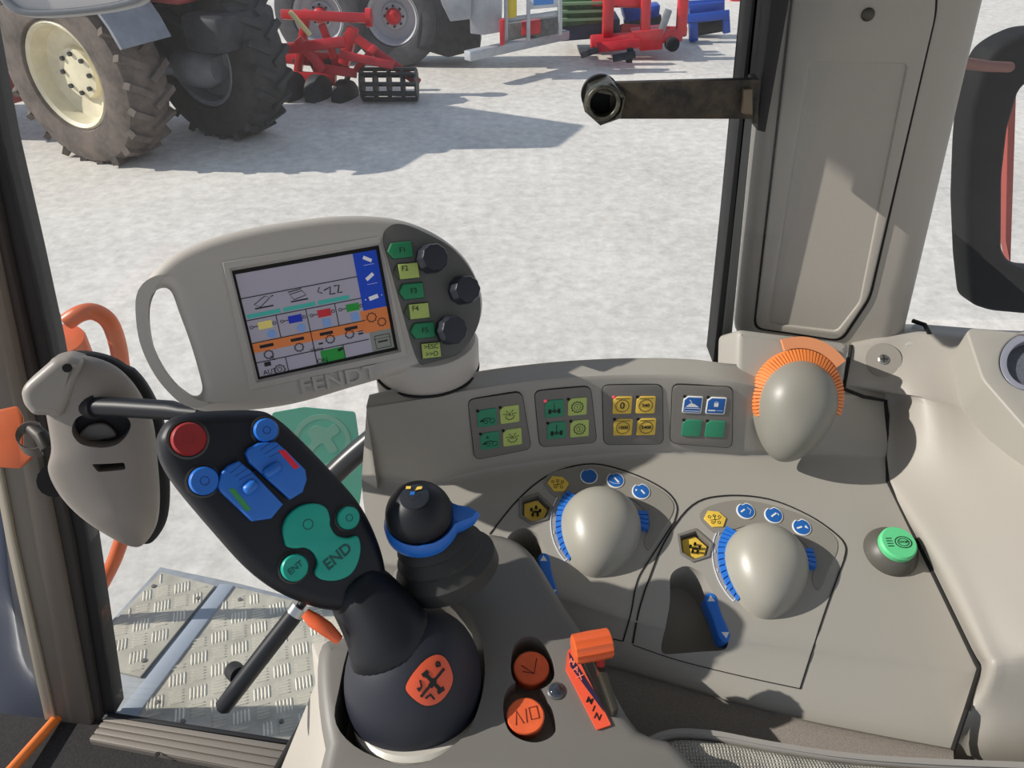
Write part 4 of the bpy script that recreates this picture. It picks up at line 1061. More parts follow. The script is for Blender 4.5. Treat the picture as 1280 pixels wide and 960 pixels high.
# black bracket outside right window
bo = Pl((0, .86, 0), (.25, -1, 0))
ol = [(1243, 66), (1262, 52), (1290, 40), (1400, 30), (1400, 92), (1296, 98), (1276, 112), (1262, 160), (1255, 220), (1254, 312), (1262, 327), (1285, 340), (1400, 350), (1400, 402), (1285, 394), (1240, 390), (1216, 382), (1211, 330), (1209, 257), (1213, 183), (1218, 132), (1232, 86)]
mr = thing('mirror_arm', 'thick black angular plastic arm outside the rear window at the right edge', 'mirror arm', bo(1230, 390))
pxplate('arm_frame', bo, [rounded(ol, 10)], .04, mat('arm_black', (20, 21, 24), .75, spec=.3), mr, .008)
MB().tube([hy(1200, 78, .80), hy(1236, 83, .86), hy(1262, 84, .90)], .0055, 12).build('support_rod', mat('rust_red', (120, 60, 44), .6), mr)
MB().poly([bo.up(-.045)(1260, 150), bo.up(-.045)(1270, 120), bo.up(-.045)(1263, 330), bo.up(-.045)(1257, 300)], V((0, .02, 0))).build('red_edge', mat('red_edge', (170, 70, 60), .5), mr, 30)
# roof and shell of the cab (above and behind the camera)
ROOF = mat('roof_liner', (150, 148, 142), .8)
o = MB().box((.25, -.05, 3.05), (1.0, 0, 0), (0, .78, 0), (0, 0, .05)).build('ceiling', ROOF, None, 30, bevel=.02); struct(o)
# floor, sill
mt = mat('floor_mat', (50, 47, 46), .9, bump=.6, bscale=250, var=.3, vscale=300)
fl = [hz(-60, 885, 1.415), hz(60, 898, 1.415), hz(134, 899, 1.415), hz(150, 925, 1.415), hz(352, 960, 1.415), V((.9, .40, 1.415)), V((.9, -.8, 1.415)), V((-1.0, -.8, 1.415))]
o = MB().poly(fl, V((0, 0, -.04))).build('floor', mt, None, 30); struct(o)
sill = thing('door_sill', 'ribbed brown-grey door sill tread below the side window', 'door sill', hz(230, 935, 1.40))
s0, s1, s2, s3 = hz(136, 893, 1.425), hz(362, 928, 1.425), hz(350, 972, 1.425), hz(112, 926, 1.425)
MB().poly([s0, s1, s2, s3], V((0, 0, -.05))).build('sill_board', mat('sill_brown', (120, 112, 103), .6, bump=.2), sill, 30)
mb = MB()
for i in range(4):
    t0 = .12 + i * .23; t1 = t0 + .17
    q_ = [s0.lerp(s3, t0), s1.lerp(s2, t0), s1.lerp(s2, t1), s0.lerp(s3, t1)]
    mb.poly(q_, V((0, 0, .004)))
mb.build('sill_ribs', mat('sill_rib', (134, 126, 116), .55, bump=.2), sill, 30, bevel=.001)
MB().poly([hz(133, 889, 1.43), hz(366, 925, 1.43), hz(364, 930, 1.43), hz(134, 895, 1.43)], V((0, 0, -.05))).build('rubber_strip', BLACK2, sill, 30, bevel=.001)
MB().lathe(hz(197, 943, 1.43), (0, 0, 1), [(.004, 0), (.004, .001), (.0003, .0012)], 12).build('sill_screw', SEAM, sill)
# console base, pale side below the pod
SK_ = mat('base_plastic', (188, 182, 172), .5, bump=.08, bscale=900)
cb = thing('console_base', 'pale beige base of the console reaching down to the floor', 'console base', hz(420, 960, 1.42))
F0 = [hz(388, 802, 2.03), hz(394, 850, 1.90), hz(398, 873, 1.78), hz(349, 962, 1.43), hz(360, 1100, 1.43), hz(450, 1100, 2.03), hz(424, 930, 2.03), hz(404, 850, 2.03)]
MB().poly(F0, V((.35, .05, 0))).build('base_body', SK_, cb, 40, bevel=.004)
MB().tube([hz(402, 866, 1.78), hz(375, 912, 1.60), hz(346, 962, 1.43)], .006, 10).build('edge_gasket', SEAM, cb)
# ------------------------------------------------------------------ seat armrest cushion bottom right
FAB = mat('woven_fabric', (150, 146, 136), .95)
nt = FAB.node_tree; b_ = nt.nodes['Principled BSDF']; tc = nt.nodes.new('ShaderNodeTexCoord')
w1 = nt.nodes.new('ShaderNodeTexWave'); w1.inputs['Scale'].default_value = 150; w1.inputs['Distortion'].default_value = 3.0; w1.inputs['Detail'].default_value = 2; w1.bands_direction = 'X'
w2 = nt.nodes.new('ShaderNodeTexWave'); w2.inputs['Scale'].default_value = 150; w2.inputs['Distortion'].default_value = 3.0; w2.bands_direction = 'Y'
mu = nt.nodes.new('ShaderNodeMath'); mu.operation = 'MULTIPLY'
nz = nt.nodes.new('ShaderNodeTexNoise'); nz.inputs['Scale'].default_value = 40; nz.inputs['Detail'].default_value = 3
ad = nt.nodes.new('ShaderNodeMath'); ad.operation = 'MULTIPLY_ADD'; ad.inputs[1].default_value = .7
rp = nt.nodes.new('ShaderNodeValToRGB'); rp.color_ramp.elements[0].color = L3((78, 76, 74)); rp.color_ramp.elements[1].color = L3((196, 192, 180)); rp.color_ramp.elements[0].position = .25; rp.color_ramp.elements[1].position = .9
bp_ = nt.nodes.new('ShaderNodeBump'); bp_.inputs['Strength'].default_value = .8; bp_.inputs['Distance'].default_value = .002
for w in (w1, w2): nt.links.new(tc.outputs['Object'], w.inputs['Vector'])
nt.links.new(tc.outputs['Object'], nz.inputs['Vector'])
nt.links.new(w1.outputs['Fac'], mu.inputs[0]); nt.links.new(w2.outputs['Fac'], mu.inputs[1]); nt.links.new(mu.outputs[0], ad.inputs[0]); nt.links.new(nz.outputs['Fac'], ad.inputs[2])
nt.links.new(ad.outputs[0], rp.inputs[0]); nt.links.new(rp.outputs[0], b_.inputs['Base Color']); nt.links.new(mu.outputs[0], bp_.inputs['Height']); nt.links.new(bp_.outputs[0], b_.inputs['Normal'])
CP = Pl((0, .26, 2.118), (0, -.05, 1))
co = cm2([(778, 1040), (786, 960), (797, 928), (832, 910), (890, 911), (960, 924), (1050, 938), (1150, 946), (1300, 952), (1500, 960), (1500, 1250), (800, 1250)], 5)
ci = cm2([(792, 1040), (798, 972), (812, 936), (840, 920), (890, 921), (960, 934), (1050, 948), (1150, 956), (1300, 962), (1480, 972), (1480, 1240), (812, 1240)], 5)
cr = thing('seat_armrest', 'grey woven fabric armrest with smooth grey piping, bottom right corner', 'armrest', CP(1000, 1000) - V((0, 0, .09)))
pxplate('armrest_shell', CP, [co, ci], .09, mat('piping_grey', (150, 146, 140), .5), cr, .0045)
pxplate('fabric_pad', CP.up(-.001), [[(a, b) for a, b in ci]], .06, FAB, cr, .008, segs=4)
# ------------------------------------------------------------------ door latch unit
LN = V((.35, -.85, .35)).normalized()
LP = Pl(at(115, 560, .62), LN)
LM = mat('latch_plastic', (134, 127, 120), .4, bump=.08, bscale=1200)
lt = thing('door_latch', 'grey shield-shaped door latch housing on the left post', 'door latch', LP(115, 560))
sh = cm2([(62, 452), (78, 444), (110, 445), (140, 455), (163, 474), (180, 500), (192, 530), (197, 575), (200, 620), (196, 655), (180, 680), (163, 683), (135, 670), (100, 646), (74, 618), (60, 588), (64, 560), (58, 520), (52, 480)], 5)
bk = [(a + 7 + (5 if a > 150 else 0), b - 2) for a, b in sh]
pxplate('rubber_backing', LP.up(-.018), [bk], .016, BLACK2, lt, .004)
hole1 = cm2([(84, 545), (92, 530), (112, 524), (130, 528), (146, 524), (160, 540), (150, 560), (128, 569), (100, 566), (88, 558)], 4)
slot_ = rounded([(110, 590), (152, 588), (154, 597), (118, 600)], 3)
ridge = [(100, 480), (120, 540), (152, 640)]
def near(p):
    best = None
    for a, b in zip(ridge, ridge[1:]):
        ab = (b[0] - a[0], b[1] - a[1]); t = max(0, min(1, ((p[0] - a[0]) * ab[0] + (p[1] - a[1]) * ab[1]) / (ab[0] ** 2 + ab[1] ** 2)))
        q_ = (a[0] + ab[0] * t, a[1] + ab[1] * t); d_ = (p[0] - q_[0]) ** 2 + (p[1] - q_[1]) ** 2
        if best is None or d_ < best[0]: best = (d_, q_)
    return best[1]
ringsL = []
for s_, h_ in ((1.0, -.026), (1.0, -.006), (.985, -.003), (.93, .0005), (.80, .004), (.55, .008), (.3, .0105), (.08, .0115)):
    ringsL.append([LP.up(h_)(*[n_ + (c_ - n_) * s_ for c_, n_ in zip(p_, near(p_))]) for p_ in sh])
lm_ = MB().rings(ringsL).mesh()
def lcut(o_): m_ = MB(); m_.poly([LP.up(.03)(a, b) for a, b in o_], -LN * .042); return m_.mesh()
lm_ = boolean(lm_, [lcut(hole1), lcut(slot_)])
link('latch_shell', lm_, LM, lt, 50)
pxplate('latch_inside', LP.up(-.0095), [cm2([(80, 520), (165, 515), (170, 605), (100, 610)], 3)], .004, BLACK2, lt, 0)
pxplate('release_paddle', LP.up(-.004), [cm2([(96, 548), (110, 532), (132, 530), (146, 545), (128, 550), (110, 552)], 4)], .006, mat('paddle_grey', (104, 98, 92), .4), lt, .0018)
blk = [(24, 492), (30, 481), (66, 450), (84, 446), (104, 452), (92, 492), (76, 522), (40, 521), (28, 508)]
pxplate('latch_block', LP.up(.014), [rounded(blk, 6)], .034, mat('latch_light', (150, 144, 137), .4, bump=.08, bscale=1200), lt, .007, segs=5)
o = LP.up(.006)(86, 460)
MB().lathe(LP.up(.0141)(84, 460), LN, [(.0034, -.001), (.0034, .0006), (.0003, .0008)], 14).build('latch_screw', SEAM, lt)
# rod
rd = thing('release_rod', 'slim black rod reaching from the latch housing towards the joystick', 'rod', at(116, 508, .60))
MB().tube([at(118, 508, .606), at(150, 509, .60), at(215, 513, .585), at(228, 515, .58), at(250, 517, .575)], [.0078, .0078, .0076, .006, .0055], 20).build('rod_body', BLACK, rd, 50)
MB().tube([at(112, 508, .609), at(122, 508, .605)], [.0098, .0098], 20).build('rod_grommet', BLACK2, rd, 40)
MB().tube([LP.up(-.02)(70, 600), gp(.02)(74, 606)], .014, 16).build('latch_mount', BLACK2, lt, 40)
# orange bracket and strap
ob = thing('orange_hinge_block', 'orange painted steel block behind the latch on the left post', 'hinge block', at(10, 550, .66))
MB().poly([at(-40, 520, .655), at(22, 507, .66), at(30, 522, .66), at(30, 560, .66), at(48, 566, .665), at(26, 586, .66), at(-40, 582, .655)], ray(6, 552) * .10).build('block_body', ORP, ob, 30, bevel=.002)
sp_ = thing('latch_strap', 'small grey looped strap between the orange block and latch', 'strap', at(40, 545, .64))
mb = MB(); rings = []
for i in range(15):
    a = math.radians(60 + 240 * i / 14); c = at(40 + 20 * math.cos(a), 543 - 17 * math.sin(a) , .645)
    c2 = c - V((0, 0, .009)); nn = LN
    rings.append([c + nn * .0, c + nn * .003, c2 + nn * .003, c2])
mb.rings(rings).build('strap_loop', mat('strap_grey', (88, 82, 76), .6), sp_, 40)
MB().tube([at(40, 535, .65), at(52, 545, .64), at(60, 560, .64)], .006, 12).build('strap_bolt', mat('bolt_dark', (64, 60, 56), .5, metal=.4), sp_)
# ------------------------------------------------------------------ gas strut / black bar
gsr = thing('gas_strut', 'black gas strut with rounded end crossing in front of the step plate', 'gas strut', at(280, 884, .80))
MB().tube([at(276, 888, .80), at(279, 884, .80), at(300, 856, .80), at(340, 804, .80), at(372, 763, .80)], [.005, .0088, .0094, .0094, .0094], 20).build('strut_tube', BLACK, gsr, 60)
MB().tube([at(369, 767, .80), at(376, 757, .80)], [.0102, .0102], 20).build('chrome_clip', STEEL, gsr, 40)
MB().tube([at(376, 757, .80), at(398, 728, .80), at(420, 700, .80)], .0045, 14).build('strut_piston', BLACK, gsr, 60)
MB().tube([at(292, 838, .83), at(300, 846, .81)], [.010, .010], 18).build('strut_mount', BLACK2, gsr, 40)
gb = thing('grab_bar', 'black bent grab bar passing behind the joystick to the console', 'grab bar', at(440, 570, .78))
MB().tube(catmull([at(380, 650, .79), at(400, 612, .785), at(425, 585, .78), at(455, 558, .775), at(490, 530, .77), at(520, 512, .765)], 5, False), .0115, 20).build('bar_tube', mat('bar_dark', (48, 50, 52), .35), gb, 60)
# teal sticker on glass
tg = gp(.002)
ts = mat('teal_film', (70, 160, 140), .4)
st = thing('window_sticker', 'teal rectangular sticker with a faint round emblem on the window glass', 'sticker', tg(400, 560))
film = bpy.data.materials.new('teal_translucent'); film.use_nodes = True
nt = film.node_tree; b0 = nt.nodes['Principled BSDF']; b0.inputs['Base Color'].default_value = L3((84, 172, 150)); b0.inputs['Roughness'].default_value = .4; b0.inputs['Alpha'].default_value = .8
film2 = bpy.data.materials.new('pale_translucent'); film2.use_nodes = True
b0 = film2.node_tree.nodes['Principled BSDF']; b0.inputs['Base Color'].default_value = L3((150, 200, 182)); b0.inputs['Roughness'].default_value = .4; b0.inputs['Alpha'].default_value = .6
pxplate('sticker_film', tg, [rounded([(340, 516), (380, 509), (444, 515), (455, 592), (448, 640), (340, 640)], 4)], .0006, film, st)
pxplate('emblem_ring', tg.up(.0003), [circ(402, 552, 36, 36, ry=34), circ(402, 552, 30, 36, ry=28)], .0003, film2, st)
pxplate('emblem_figure', tg.up(.0003), [cm2([(384, 540), (396, 532), (408, 536), (418, 530), (424, 540), (414, 548), (422, 562), (412, 566), (404, 554), (394, 560), (386, 572), (380, 566), (390, 552)], 3)], .0003, film2, st)
# ================================================================== outside: step platform
STEPZ = 1.36
GAL = mat('galvanised', (158, 162, 166), .5, metal=.0, var=.12, vscale=30)
DIB = mat('tread_highlight', (236, 230, 214), .35)  # polished tread bars, with their metallic highlight painted in as a lighter colour
DIA = mat('tread_alloy', (196, 190, 173), .45, metal=.0, var=.16, vscale=14)
stp = thing('step_platform', 'galvanised step platform with two chequer plates outside the door', 'step platform', hz(270, 820, STEPZ - .03))
MB().poly([hz(a, b, STEPZ - .006) for a, b in [(124, 792), (200, 708), (300, 729), (480, 775), (470, 900), (380, 950), (140, 900)]], V((0, 0, -.03))).build('platform_frame', GAL, stp, 30, bevel=.003)
MB().poly([hz(a, b, STEPZ + .004) for a, b in [(275, 729), (293, 731), (170, 895), (146, 893)]], V((0, 0, -.01))).build('cross_bar', mat('bar_bluegrey', (160, 168, 178), .5), stp, 30, bevel=.002)
def inpoly(p, poly):
    c = False; n = len(poly)
    for i in range(n):
        a, b = poly[i], poly[i - 1]
        if (a[1] > p[1]) != (b[1] > p[1]) and p[0] < (b[0] - a[0]) * (p[1] - a[1]) / (b[1] - a[1]) + a[0]: c = not c
    return c
def tread(L, nm='chequer_plate'):
    pts = [hz(a, b, STEPZ) for a, b in L]
    mb = MB(); mb.poly(pts, V((0, 0, -.004)))
    poly = [(p.x, p.y) for p in pts]
    f_ = Fr(Pl((0, 0, STEPZ), (0, 0, 1)), 300, 830, -14); s = .036
    for i in range(-14, 15):
        for j in range(-14, 15):
            for k in range(5):
                o_ = (k - 2) * .0062
                if (i + j) % 2: a0, b0 = i * s + o_, j * s; da, db = 0, .0145
                else: a0, b0 = i * s, j * s + o_; da, db = .0145, 0
                P = [f_.w(a0 - da, b0 - db), f_.w(a0 + da, b0 + db)]
                if not all(inpoly((p.x, p.y), poly) for p in P): continue
                wx, wy = (.0019, 0) if db else (0, .0019)
                base = [P[0], f_.w(a0 - da * .6 + wx, b0 - db * .6 + wy), f_.w(a0 + da * .6 + wx, b0 + db * .6 + wy), P[1], f_.w(a0 + da * .6 - wx, b0 + db * .6 - wy), f_.w(a0 - da * .6 - wx, b0 - db * .6 - wy)]
                top = [f_.w(a0 - da * .7, b0 - db * .7, .0022), f_.w(a0 + da * .7, b0 + db * .7, .0022)]
                mb.add(base + top, [[0, 1, 6], [1, 2, 7, 6], [2, 3, 7], [3, 4, 7], [4, 5, 6, 7], [5, 0, 6]])
    me = mb.mesh(); o = link(nm, me, DIA, stp, 0)
    o.data.materials.append(DIB)
    nb = len(pts) + 2
    for p in o.data.polygons:
        if p.index >= nb: p.material_index = 1
    return o
tread([(134, 786), (201, 715), (268, 732), (175, 846), (140, 838)])
tread([(291, 733), (470, 776), (455, 880), (360, 929), (163, 896)])
for a, b in ((192, 733), (248, 748), (180, 826), (300, 750), (197, 878), (229, 902), (352, 902)):
    MB().lathe(hz(a, b, STEPZ), (0, 0, 1), [(.0045, 0), (.004, .0025), (.0003, .003)], 10).build('plate_rivet', GREYD, stp)
# orange handrail and canister
hr = thing('orange_handrail', 'orange tubular handrail curving behind the latch outside the window', 'handrail', hz(100, 800, STEPZ))
pts = catmull([at(84, 402, 1.12), at(100, 392, 1.12), at(118, 390, 1.13), at(136, 402, 1.14), at(147, 430, 1.16), at(153, 470, 1.18), at(165, 560, 1.25), at(160, 640, 1.32), at(145, 695, 1.38), at(122, 742, 1.44), at(96, 800, 1.5)], 5, False)
MB().tube(pts, .0125, 20).build('rail_tube', ORP, hr, 60)
cn = thing('orange_canister', 'orange cylindrical lamp base outside the window beside the handrail', 'canister', at(72, 450, 1.15))
cc = at(66, 405, 1.13)
MB().lathe(cc - V((0, 0, .16)), (.1, -.15, 1), [(.036, 0), (.036, .145), (.034, .15), (.0003, .152)], 36).build('canister_body', ORP, cn, 40)
MB().lathe(at(56, 398, 1.075), (-.2, -.8, .5), [(.018, -.01), (.018, .001), (.013, .002), (.0003, .0025)], 24).build('grey_plug', mat('plug_bluegrey', (120, 124, 130), .5), cn, 40)
gc = thing('grey_cable', 'thin dark grey cable looping beside the door post', 'cable', at(45, 320, .9))
MB().tube(catmull([at(14, 285, .9), at(32, 287, .9), at(44, 300, .9), at(51, 322, .9), at(46, 345, .9), at(30, 356, .9)], 6, False), .0022, 10).build('cable_strand', mat('cable_grey', (90, 94, 100), .5), gc, 60)
# dark fender and orange bar bottom left
fd = thing('dark_fender', 'dark slate mudguard seen through the gap left of the door post', 'mudguard', hz(20, 900, 1.3))
grid_me([[hz(-60, 560, 1.43), hz(-6, 560, 1.43), hz(2, 600, 1.42)], [hz(-60, 700, 1.42), hz(0, 705, 1.42), hz(14, 730, 1.41)], [hz(-60, 780, 1.41), hz(10, 775, 1.40), hz(28, 815, 1.39)], [hz(-60, 850, 1.39), hz(8, 835, 1.38), hz(44, 850, 1.37)], [hz(-60, 935, 1.36), hz(0, 915, 1.36), hz(58, 905, 1.34)]], 4, 4, .03).build('fender_skin', mat('fender_slate', (60, 64, 74), .5), fd, 50)
orb = thing('orange_bar', 'bright orange bar lying low at the bottom left corner', 'bar', hz(40, 930, 1.43))
MB().tube([hz(76, 892, 1.425), hz(44, 928, 1.43), hz(-30, 1012, 1.44)], .008, 14).build('bar_tube', mat('orange_bright', (240, 126, 50), .4), orb, 60)
# ================================================================== yard
gm = bpy.data.materials.new('yard_concrete'); gm.use_nodes = True
nt = gm.node_tree; b_ = nt.nodes['Principled BSDF']; b_.inputs['Roughness'].default_value = .85
tc = nt.nodes.new('ShaderNodeTexCoord')
n1 = nt.nodes.new('ShaderNodeTexNoise'); n1.inputs['Scale'].default_value = .55; n1.inputs['Detail'].default_value = 8; n1.inputs['Roughness'].default_value = .6
n2 = nt.nodes.new('ShaderNodeTexNoise'); n2.inputs['Scale'].default_value = 9; n2.inputs['Detail'].default_value = 8; n2.inputs['Roughness'].default_value = .75
mx = nt.nodes.new('ShaderNodeMath'); mx.operation = 'MULTIPLY_ADD'; mx.inputs[1].default_value = .55
r1 = nt.nodes.new('ShaderNodeValToRGB'); r1.color_ramp.elements[0].color = L3((190, 183, 173)); r1.color_ramp.elements[1].color = L3((230, 223, 212)); r1.color_ramp.elements[0].position = .58; r1.color_ramp.elements[1].position = .95
for n_ in (n1, n2): nt.links.new(tc.outputs['Object'], n_.inputs['Vector'])
nt.links.new(n1.outputs['Fac'], mx.inputs[0]); nt.links.new(n2.outputs['Fac'], mx.inputs[2])
nt.links.new(mx.outputs[0], r1.inputs[0]); nt.links.new(r1.outputs[0], b_.inputs['Base Color'])
bp_ = nt.nodes.new('ShaderNodeBump'); bp_.inputs['Strength'].default_value = .12; bp_.inputs['Distance'].default_value = .02
nt.links.new(n2.outputs['Fac'], bp_.inputs['Height']); nt.links.new(bp_.outputs[0], b_.inputs['Normal'])
o = MB().box((0, 30, -.05), (60, 0, 0), (0, 60, 0), (0, 0, .05)).build('ground', gm, None, 0); struct(o)
# ------------------------------------------------------------------ machines
TYRE = mat('tyre_rubber', (62, 60, 60), .8, bump=.5, bscale=40, var=.25, vscale=6)
TYRE2 = mat('tyre_dusty', (112, 100, 92), .85, bump=.5, bscale=40, var=.3, vscale=5)
CREAM = mat('rim_cream', (226, 216, 186), .5, var=.1, vscale=4)
RIMG = mat('rim_grey', (176, 178, 182), .4)
MRED = mat('machine_red', (205, 42, 50), .4, var=.12, vscale=4)
MREDD = mat('machine_red_faded', (168, 78, 76), .5, var=.12, vscale=4)
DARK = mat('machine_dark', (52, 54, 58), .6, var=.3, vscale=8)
MBLUE = mat('machine_blue', (24, 70, 160), .4)
MGRN = mat('machine_green', (70, 110, 62), .5, var=.3, vscale=6)
MGREY = mat('machine_grey', (138, 142, 148), .5, var=.15, vscale=4)
SILV = mat('trailer_silver', (182, 186, 190), .4, metal=.2, var=.1, vscale=5)
def wheel(par, c, n, R, W, rim, tm, rm, hub=None, lugs=0, name='wheel', owner=None):
    c = V(c); n = V(n).normalized()
    prof = [(rim, W * .38), (rim * 1.04, W * .46), ((R + rim) / 2, W * .5), (R * .95, W * .44), (R, W * .3), (R, -W * .3), (R * .95, -W * .44), ((R + rim) / 2, -W * .5), (rim, -W * .4)]
    mb = MB(); mb.lathe(c, n, prof, 48, cap=False)
    a = V((0, 0, 1)); x = a.cross(n).normalized(); y = n.cross(x)
    if lugs:
        for i in range(lugs):
            for sd in (-1, 1):
                an = 2 * PI * (i + (.5 if sd > 0 else 0)) / lugs; a2 = an + .16
                p = c + (x * math.cos(an) + y * math.sin(an)) * R * 1.0 + n * sd * W * .02
                q = c + (x * math.cos(a2) + y * math.sin(a2)) * R * .985 + n * sd * W * .46
                mb.bar(p, q, R * .075, R * .10, (x * math.cos(an) + y * math.sin(an)))
    t = mb.build('tyre', tm, par, 35)
    MB().lathe(c, n, [(rim * 1.0, W * .40), (rim * .96, W * .43), (rim * .9, W * .38), (rim * .84, W * .12), (rim * .5, W * .06), (rim * .46, W * .16), (rim * .2, W * .18), (.001, W * .18)], 40, cap=False).build('rim', rm, par, 35)
    if hub:
        MB().lathe(c, n, [(rim * .30, W * .1), (rim * .28, W * .3), (rim * .14, W * .42), (.001, W * .43)], 20, cap=False).build('hub', hub, par, 35)
    for i in range(8):
        an = 2 * PI * i / 8; p = c + (x * math.cos(an) + y * math.sin(an)) * rim * .36 + n * W * .17
        MB().lathe(p, n, [(rim * .045, 0), (rim * .045, W * .05), (.001, W * .05)], 6, cap=False).build('wheel_nut', DARK, par, 0)
def zero(a, b): return hz(a, b, 0)
WN = V((-.43, -.90, 0))
g1 = zero(150, 200) + WN * -.25
tr = thing('red_tractor', 'parked red tractor with a cream-rimmed front wheel, upper left', 'tractor', g1)
wc1 = at(112, 112, 7.15); R1 = 0.80
wc1 = V((zero(140, 198).x, zero(140, 198).y, .78)) + V((-.05, .1, 0))
wheel(tr, wc1, WN, .80, .52, .47, TYRE2, CREAM, None, 22)
side = V((.9, -.43, 0)).normalized()
w2_ = zero(285, 168); w2_ = V((w2_.x, w2_.y + .1, .76)); wheel(tr, w2_, V((-.5, -.87, 0)), .78, .5, .45, TYRE, MGREY, None, 22)
wheel(tr, wc1 - side * 2.5 + WN * .1, WN, .95, .6, .55, TYRE, CREAM, None, 22)
MB().box(wc1 - WN * .95 - side * .3 + V((0, 0, .32)), side * 1.0, WN * .22, V((0, 0, .26))).build('engine_block', DARK, tr, 30, bevel=.05)
MB().box(wc1 - WN * .85 - side * .2 + V((0, 0, .95)), side * 1.1, WN * .42, V((0, 0, .42))).build('bonnet', MREDD, tr, 30, bevel=.10, seg=4)
MB().tube([wc1 - WN * .1, wc1 - WN * 1.7 + side * .15], .12, 16).build('front_axle', DARK, tr)
for k_i in range(4):
    hb0 = wc1 - WN * (.35 + .3 * k_i) + V((0, 0, .1)); MB().tube(catmull([hb0, hb0 + side * .3 + V((0, 0, .35)), hb0 + side * .7 + V((0, 0, .2))], 5, False), .035, 8).build('hydraulic_hose', DARK, tr, 40)
MB().lathe(wc1 - WN * .9 + side * .5 + V((0, 0, -.1)), side, [(.16, -.25), (.2, -.1), (.2, .1), (.12, .25)], 20).build('axle_housing', MGREY, tr, 30)
MB().tube([wc1 - WN * .5 + V((0, 0, -.1)), wc1 - WN * 1.0 + side * .5 + V((0, 0, -.15))], .05, 10).build('steering_cylinder', MGREY, tr, 30)
gfr = MB(); rings = []
for i in range(13):
    a = math.radians(20 + i * 11); d_ = side * math.cos(a) + V((0, 0, 1)) * math.sin(a)
    rings.append([wc1 + d_ * .93 + WN * .27, wc1 + d_ * .96 + WN * .27, wc1 + d_ * .96 - WN * .27, wc1 + d_ * .93 - WN * .27])
gfr.rings(rings).build('mudguard', MGREY, tr, 40)
MB().box(wc1 - WN * .9 + side * 1.0 + V((0, 0, .30)), side * .22, WN * .4, V((0, 0, .16))).build('front_weight', DARK, tr, 30, bevel=.06)
MB().box(wc1 - side * 1.25 + V((0, 0, .35)), side * .22, WN * .15, V((0, 0, .75))).build('cab_step', MREDD, tr, 30, bevel=.04)
# red cultivator
cu_ = thing('red_cultivator', 'bright red cultivator with a black cage roller, left of the trailer wheels', 'cultivator', zero(470, 125))
YC = 9.4
def yb(par, name, pts, r, m, Y=YC): return MB().tube([hy(a, b, Y + (c[0] if c else 0)) for a, b, *c in pts], r, 8).build(name, m, par, 30)
def ybar(par, name, p, q_, w, m, Y=YC, Y2=None): return MB().bar(hy(*p, Y), hy(*q_, Y2 or Y), w, w, V((0, -1, .3))).build(name, m, par, 30, bevel=w * .12)
ybar(cu_, 'frame_beam', (352, 18), (462, 23), .10, MRED)
ybar(cu_, 'frame_beam', (432, 38), (524, 104), .10, MRED)
ybar(cu_, 'frame_beam', (350, 62), (432, 52), .11, MRED, YC - .2)
ybar(cu_, 'frame_beam', (425, 68), (492, 82), .09, MRED, YC - .3)
ybar(cu_, 'frame_beam', (352, 70), (436, 78), .16, MRED, YC + .3)
ybar(cu_, 'frame_beam', (430, 80), (442, 34), .12, MRED)
ybar(cu_, 'frame_beam', (384, 12), (372, 92), .09, MRED, YC + .2)
ybar(cu_, 'frame_beam', (470, 58), (446, 88), .08, MRED, YC - .1)
MB().lathe(hy(461, 22, YC), (1, 0, 0), [(.10, -.03), (.10, .03)], 14).build('end_flange', MRED, cu_)
ybar(cu_, 'frame_beam', (362, 96), (420, 100), .14, MRED, YC + .2)
ybar(cu_, 'yellow_link', (362, 14), (388, 44), .05, mat('link_yellow', (226, 214, 150), .5), YC - .4)
ybar(cu_, 'frame_beam', (372, 48), (404, 88), .10, MRED, YC - .2)
ybar(cu_, 'frame_beam', (392, 84), (446, 92), .10, MRED, YC - .1)
ybar(cu_, 'frame_beam', (402, 30), (418, 72), .08, MRED, YC)
for i in range(5):
    a = 348 + i * 20; yb(cu_, 'tine', [(a, 74), (a + 8, 92), (a + 2, 112), (a - 6, 124)], .035, DARK, YC + .2)
for a, b, r in ((432, 122, .20), (398, 116, .20), (365, 112, .20)):
    MB().lathe(hy(a, b, YC - .1), (.9, -.4, 0), [(r, -.06), (r, .06), (r * .4, .09), (.01, .09)], 24).build('disc', DARK, cu_, 30)
p0 = hy(452, 100, YC - .2); p1 = hy(521, 108, YC - .2); p0.z = p1.z = .19
mb = MB(); ax = (p1 - p0).normalized(); y = V((0, 0, 1)); z = ax.cross(y)
for k in range(10):
    a = 2 * PI * k / 10; d_ = (y * math.cos(a) + z * math.sin(a)) * .17; mb.bar(p0 + d_, p1 + d_, .03, .03, d_)
for t in (0, .25, .5, .75, 1):
    mb.lathe(p0.lerp(p1, t) - ax * .01, ax, [(.17, 0), (.17, .02)], 20)
mb.build('cage_roller', DARK, cu_, 0)
# trailer
tl3 = thing('silver_trailer', 'silver and grey trailer with large wheels and a low side beam', 'trailer', zero(560, 82))
TNM = V((-.12, -.99, 0))
for a, b in ((497, 84), (408, 82)):
    g_ = zero(a, b); wheel(tl3, V((g_.x, g_.y, .60)) + V((0, .2, 0)), V((-.15, -.98, 0)) if a > 450 else V((-.2, -.98, 0)), .62, .42, .345, mat('tyre_grey', (84, 84, 88), .8, var=.2, vscale=6), RIMG, MRED, 0)
YT = 10.2
def yq(par, name, L, m, Y=YT, d=.12, bev=.01): return MB().poly([hy(a, b, Y) for a, b in L], V((0, d, 0))).build(name, m, par, 30, bevel=bev)
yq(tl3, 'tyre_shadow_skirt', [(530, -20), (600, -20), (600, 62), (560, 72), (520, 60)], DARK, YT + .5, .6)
yq(tl3, 'mudguard', [(545, -20), (590, -20), (588, 24), (563, 27), (552, 5)], SILV, YT - .05)
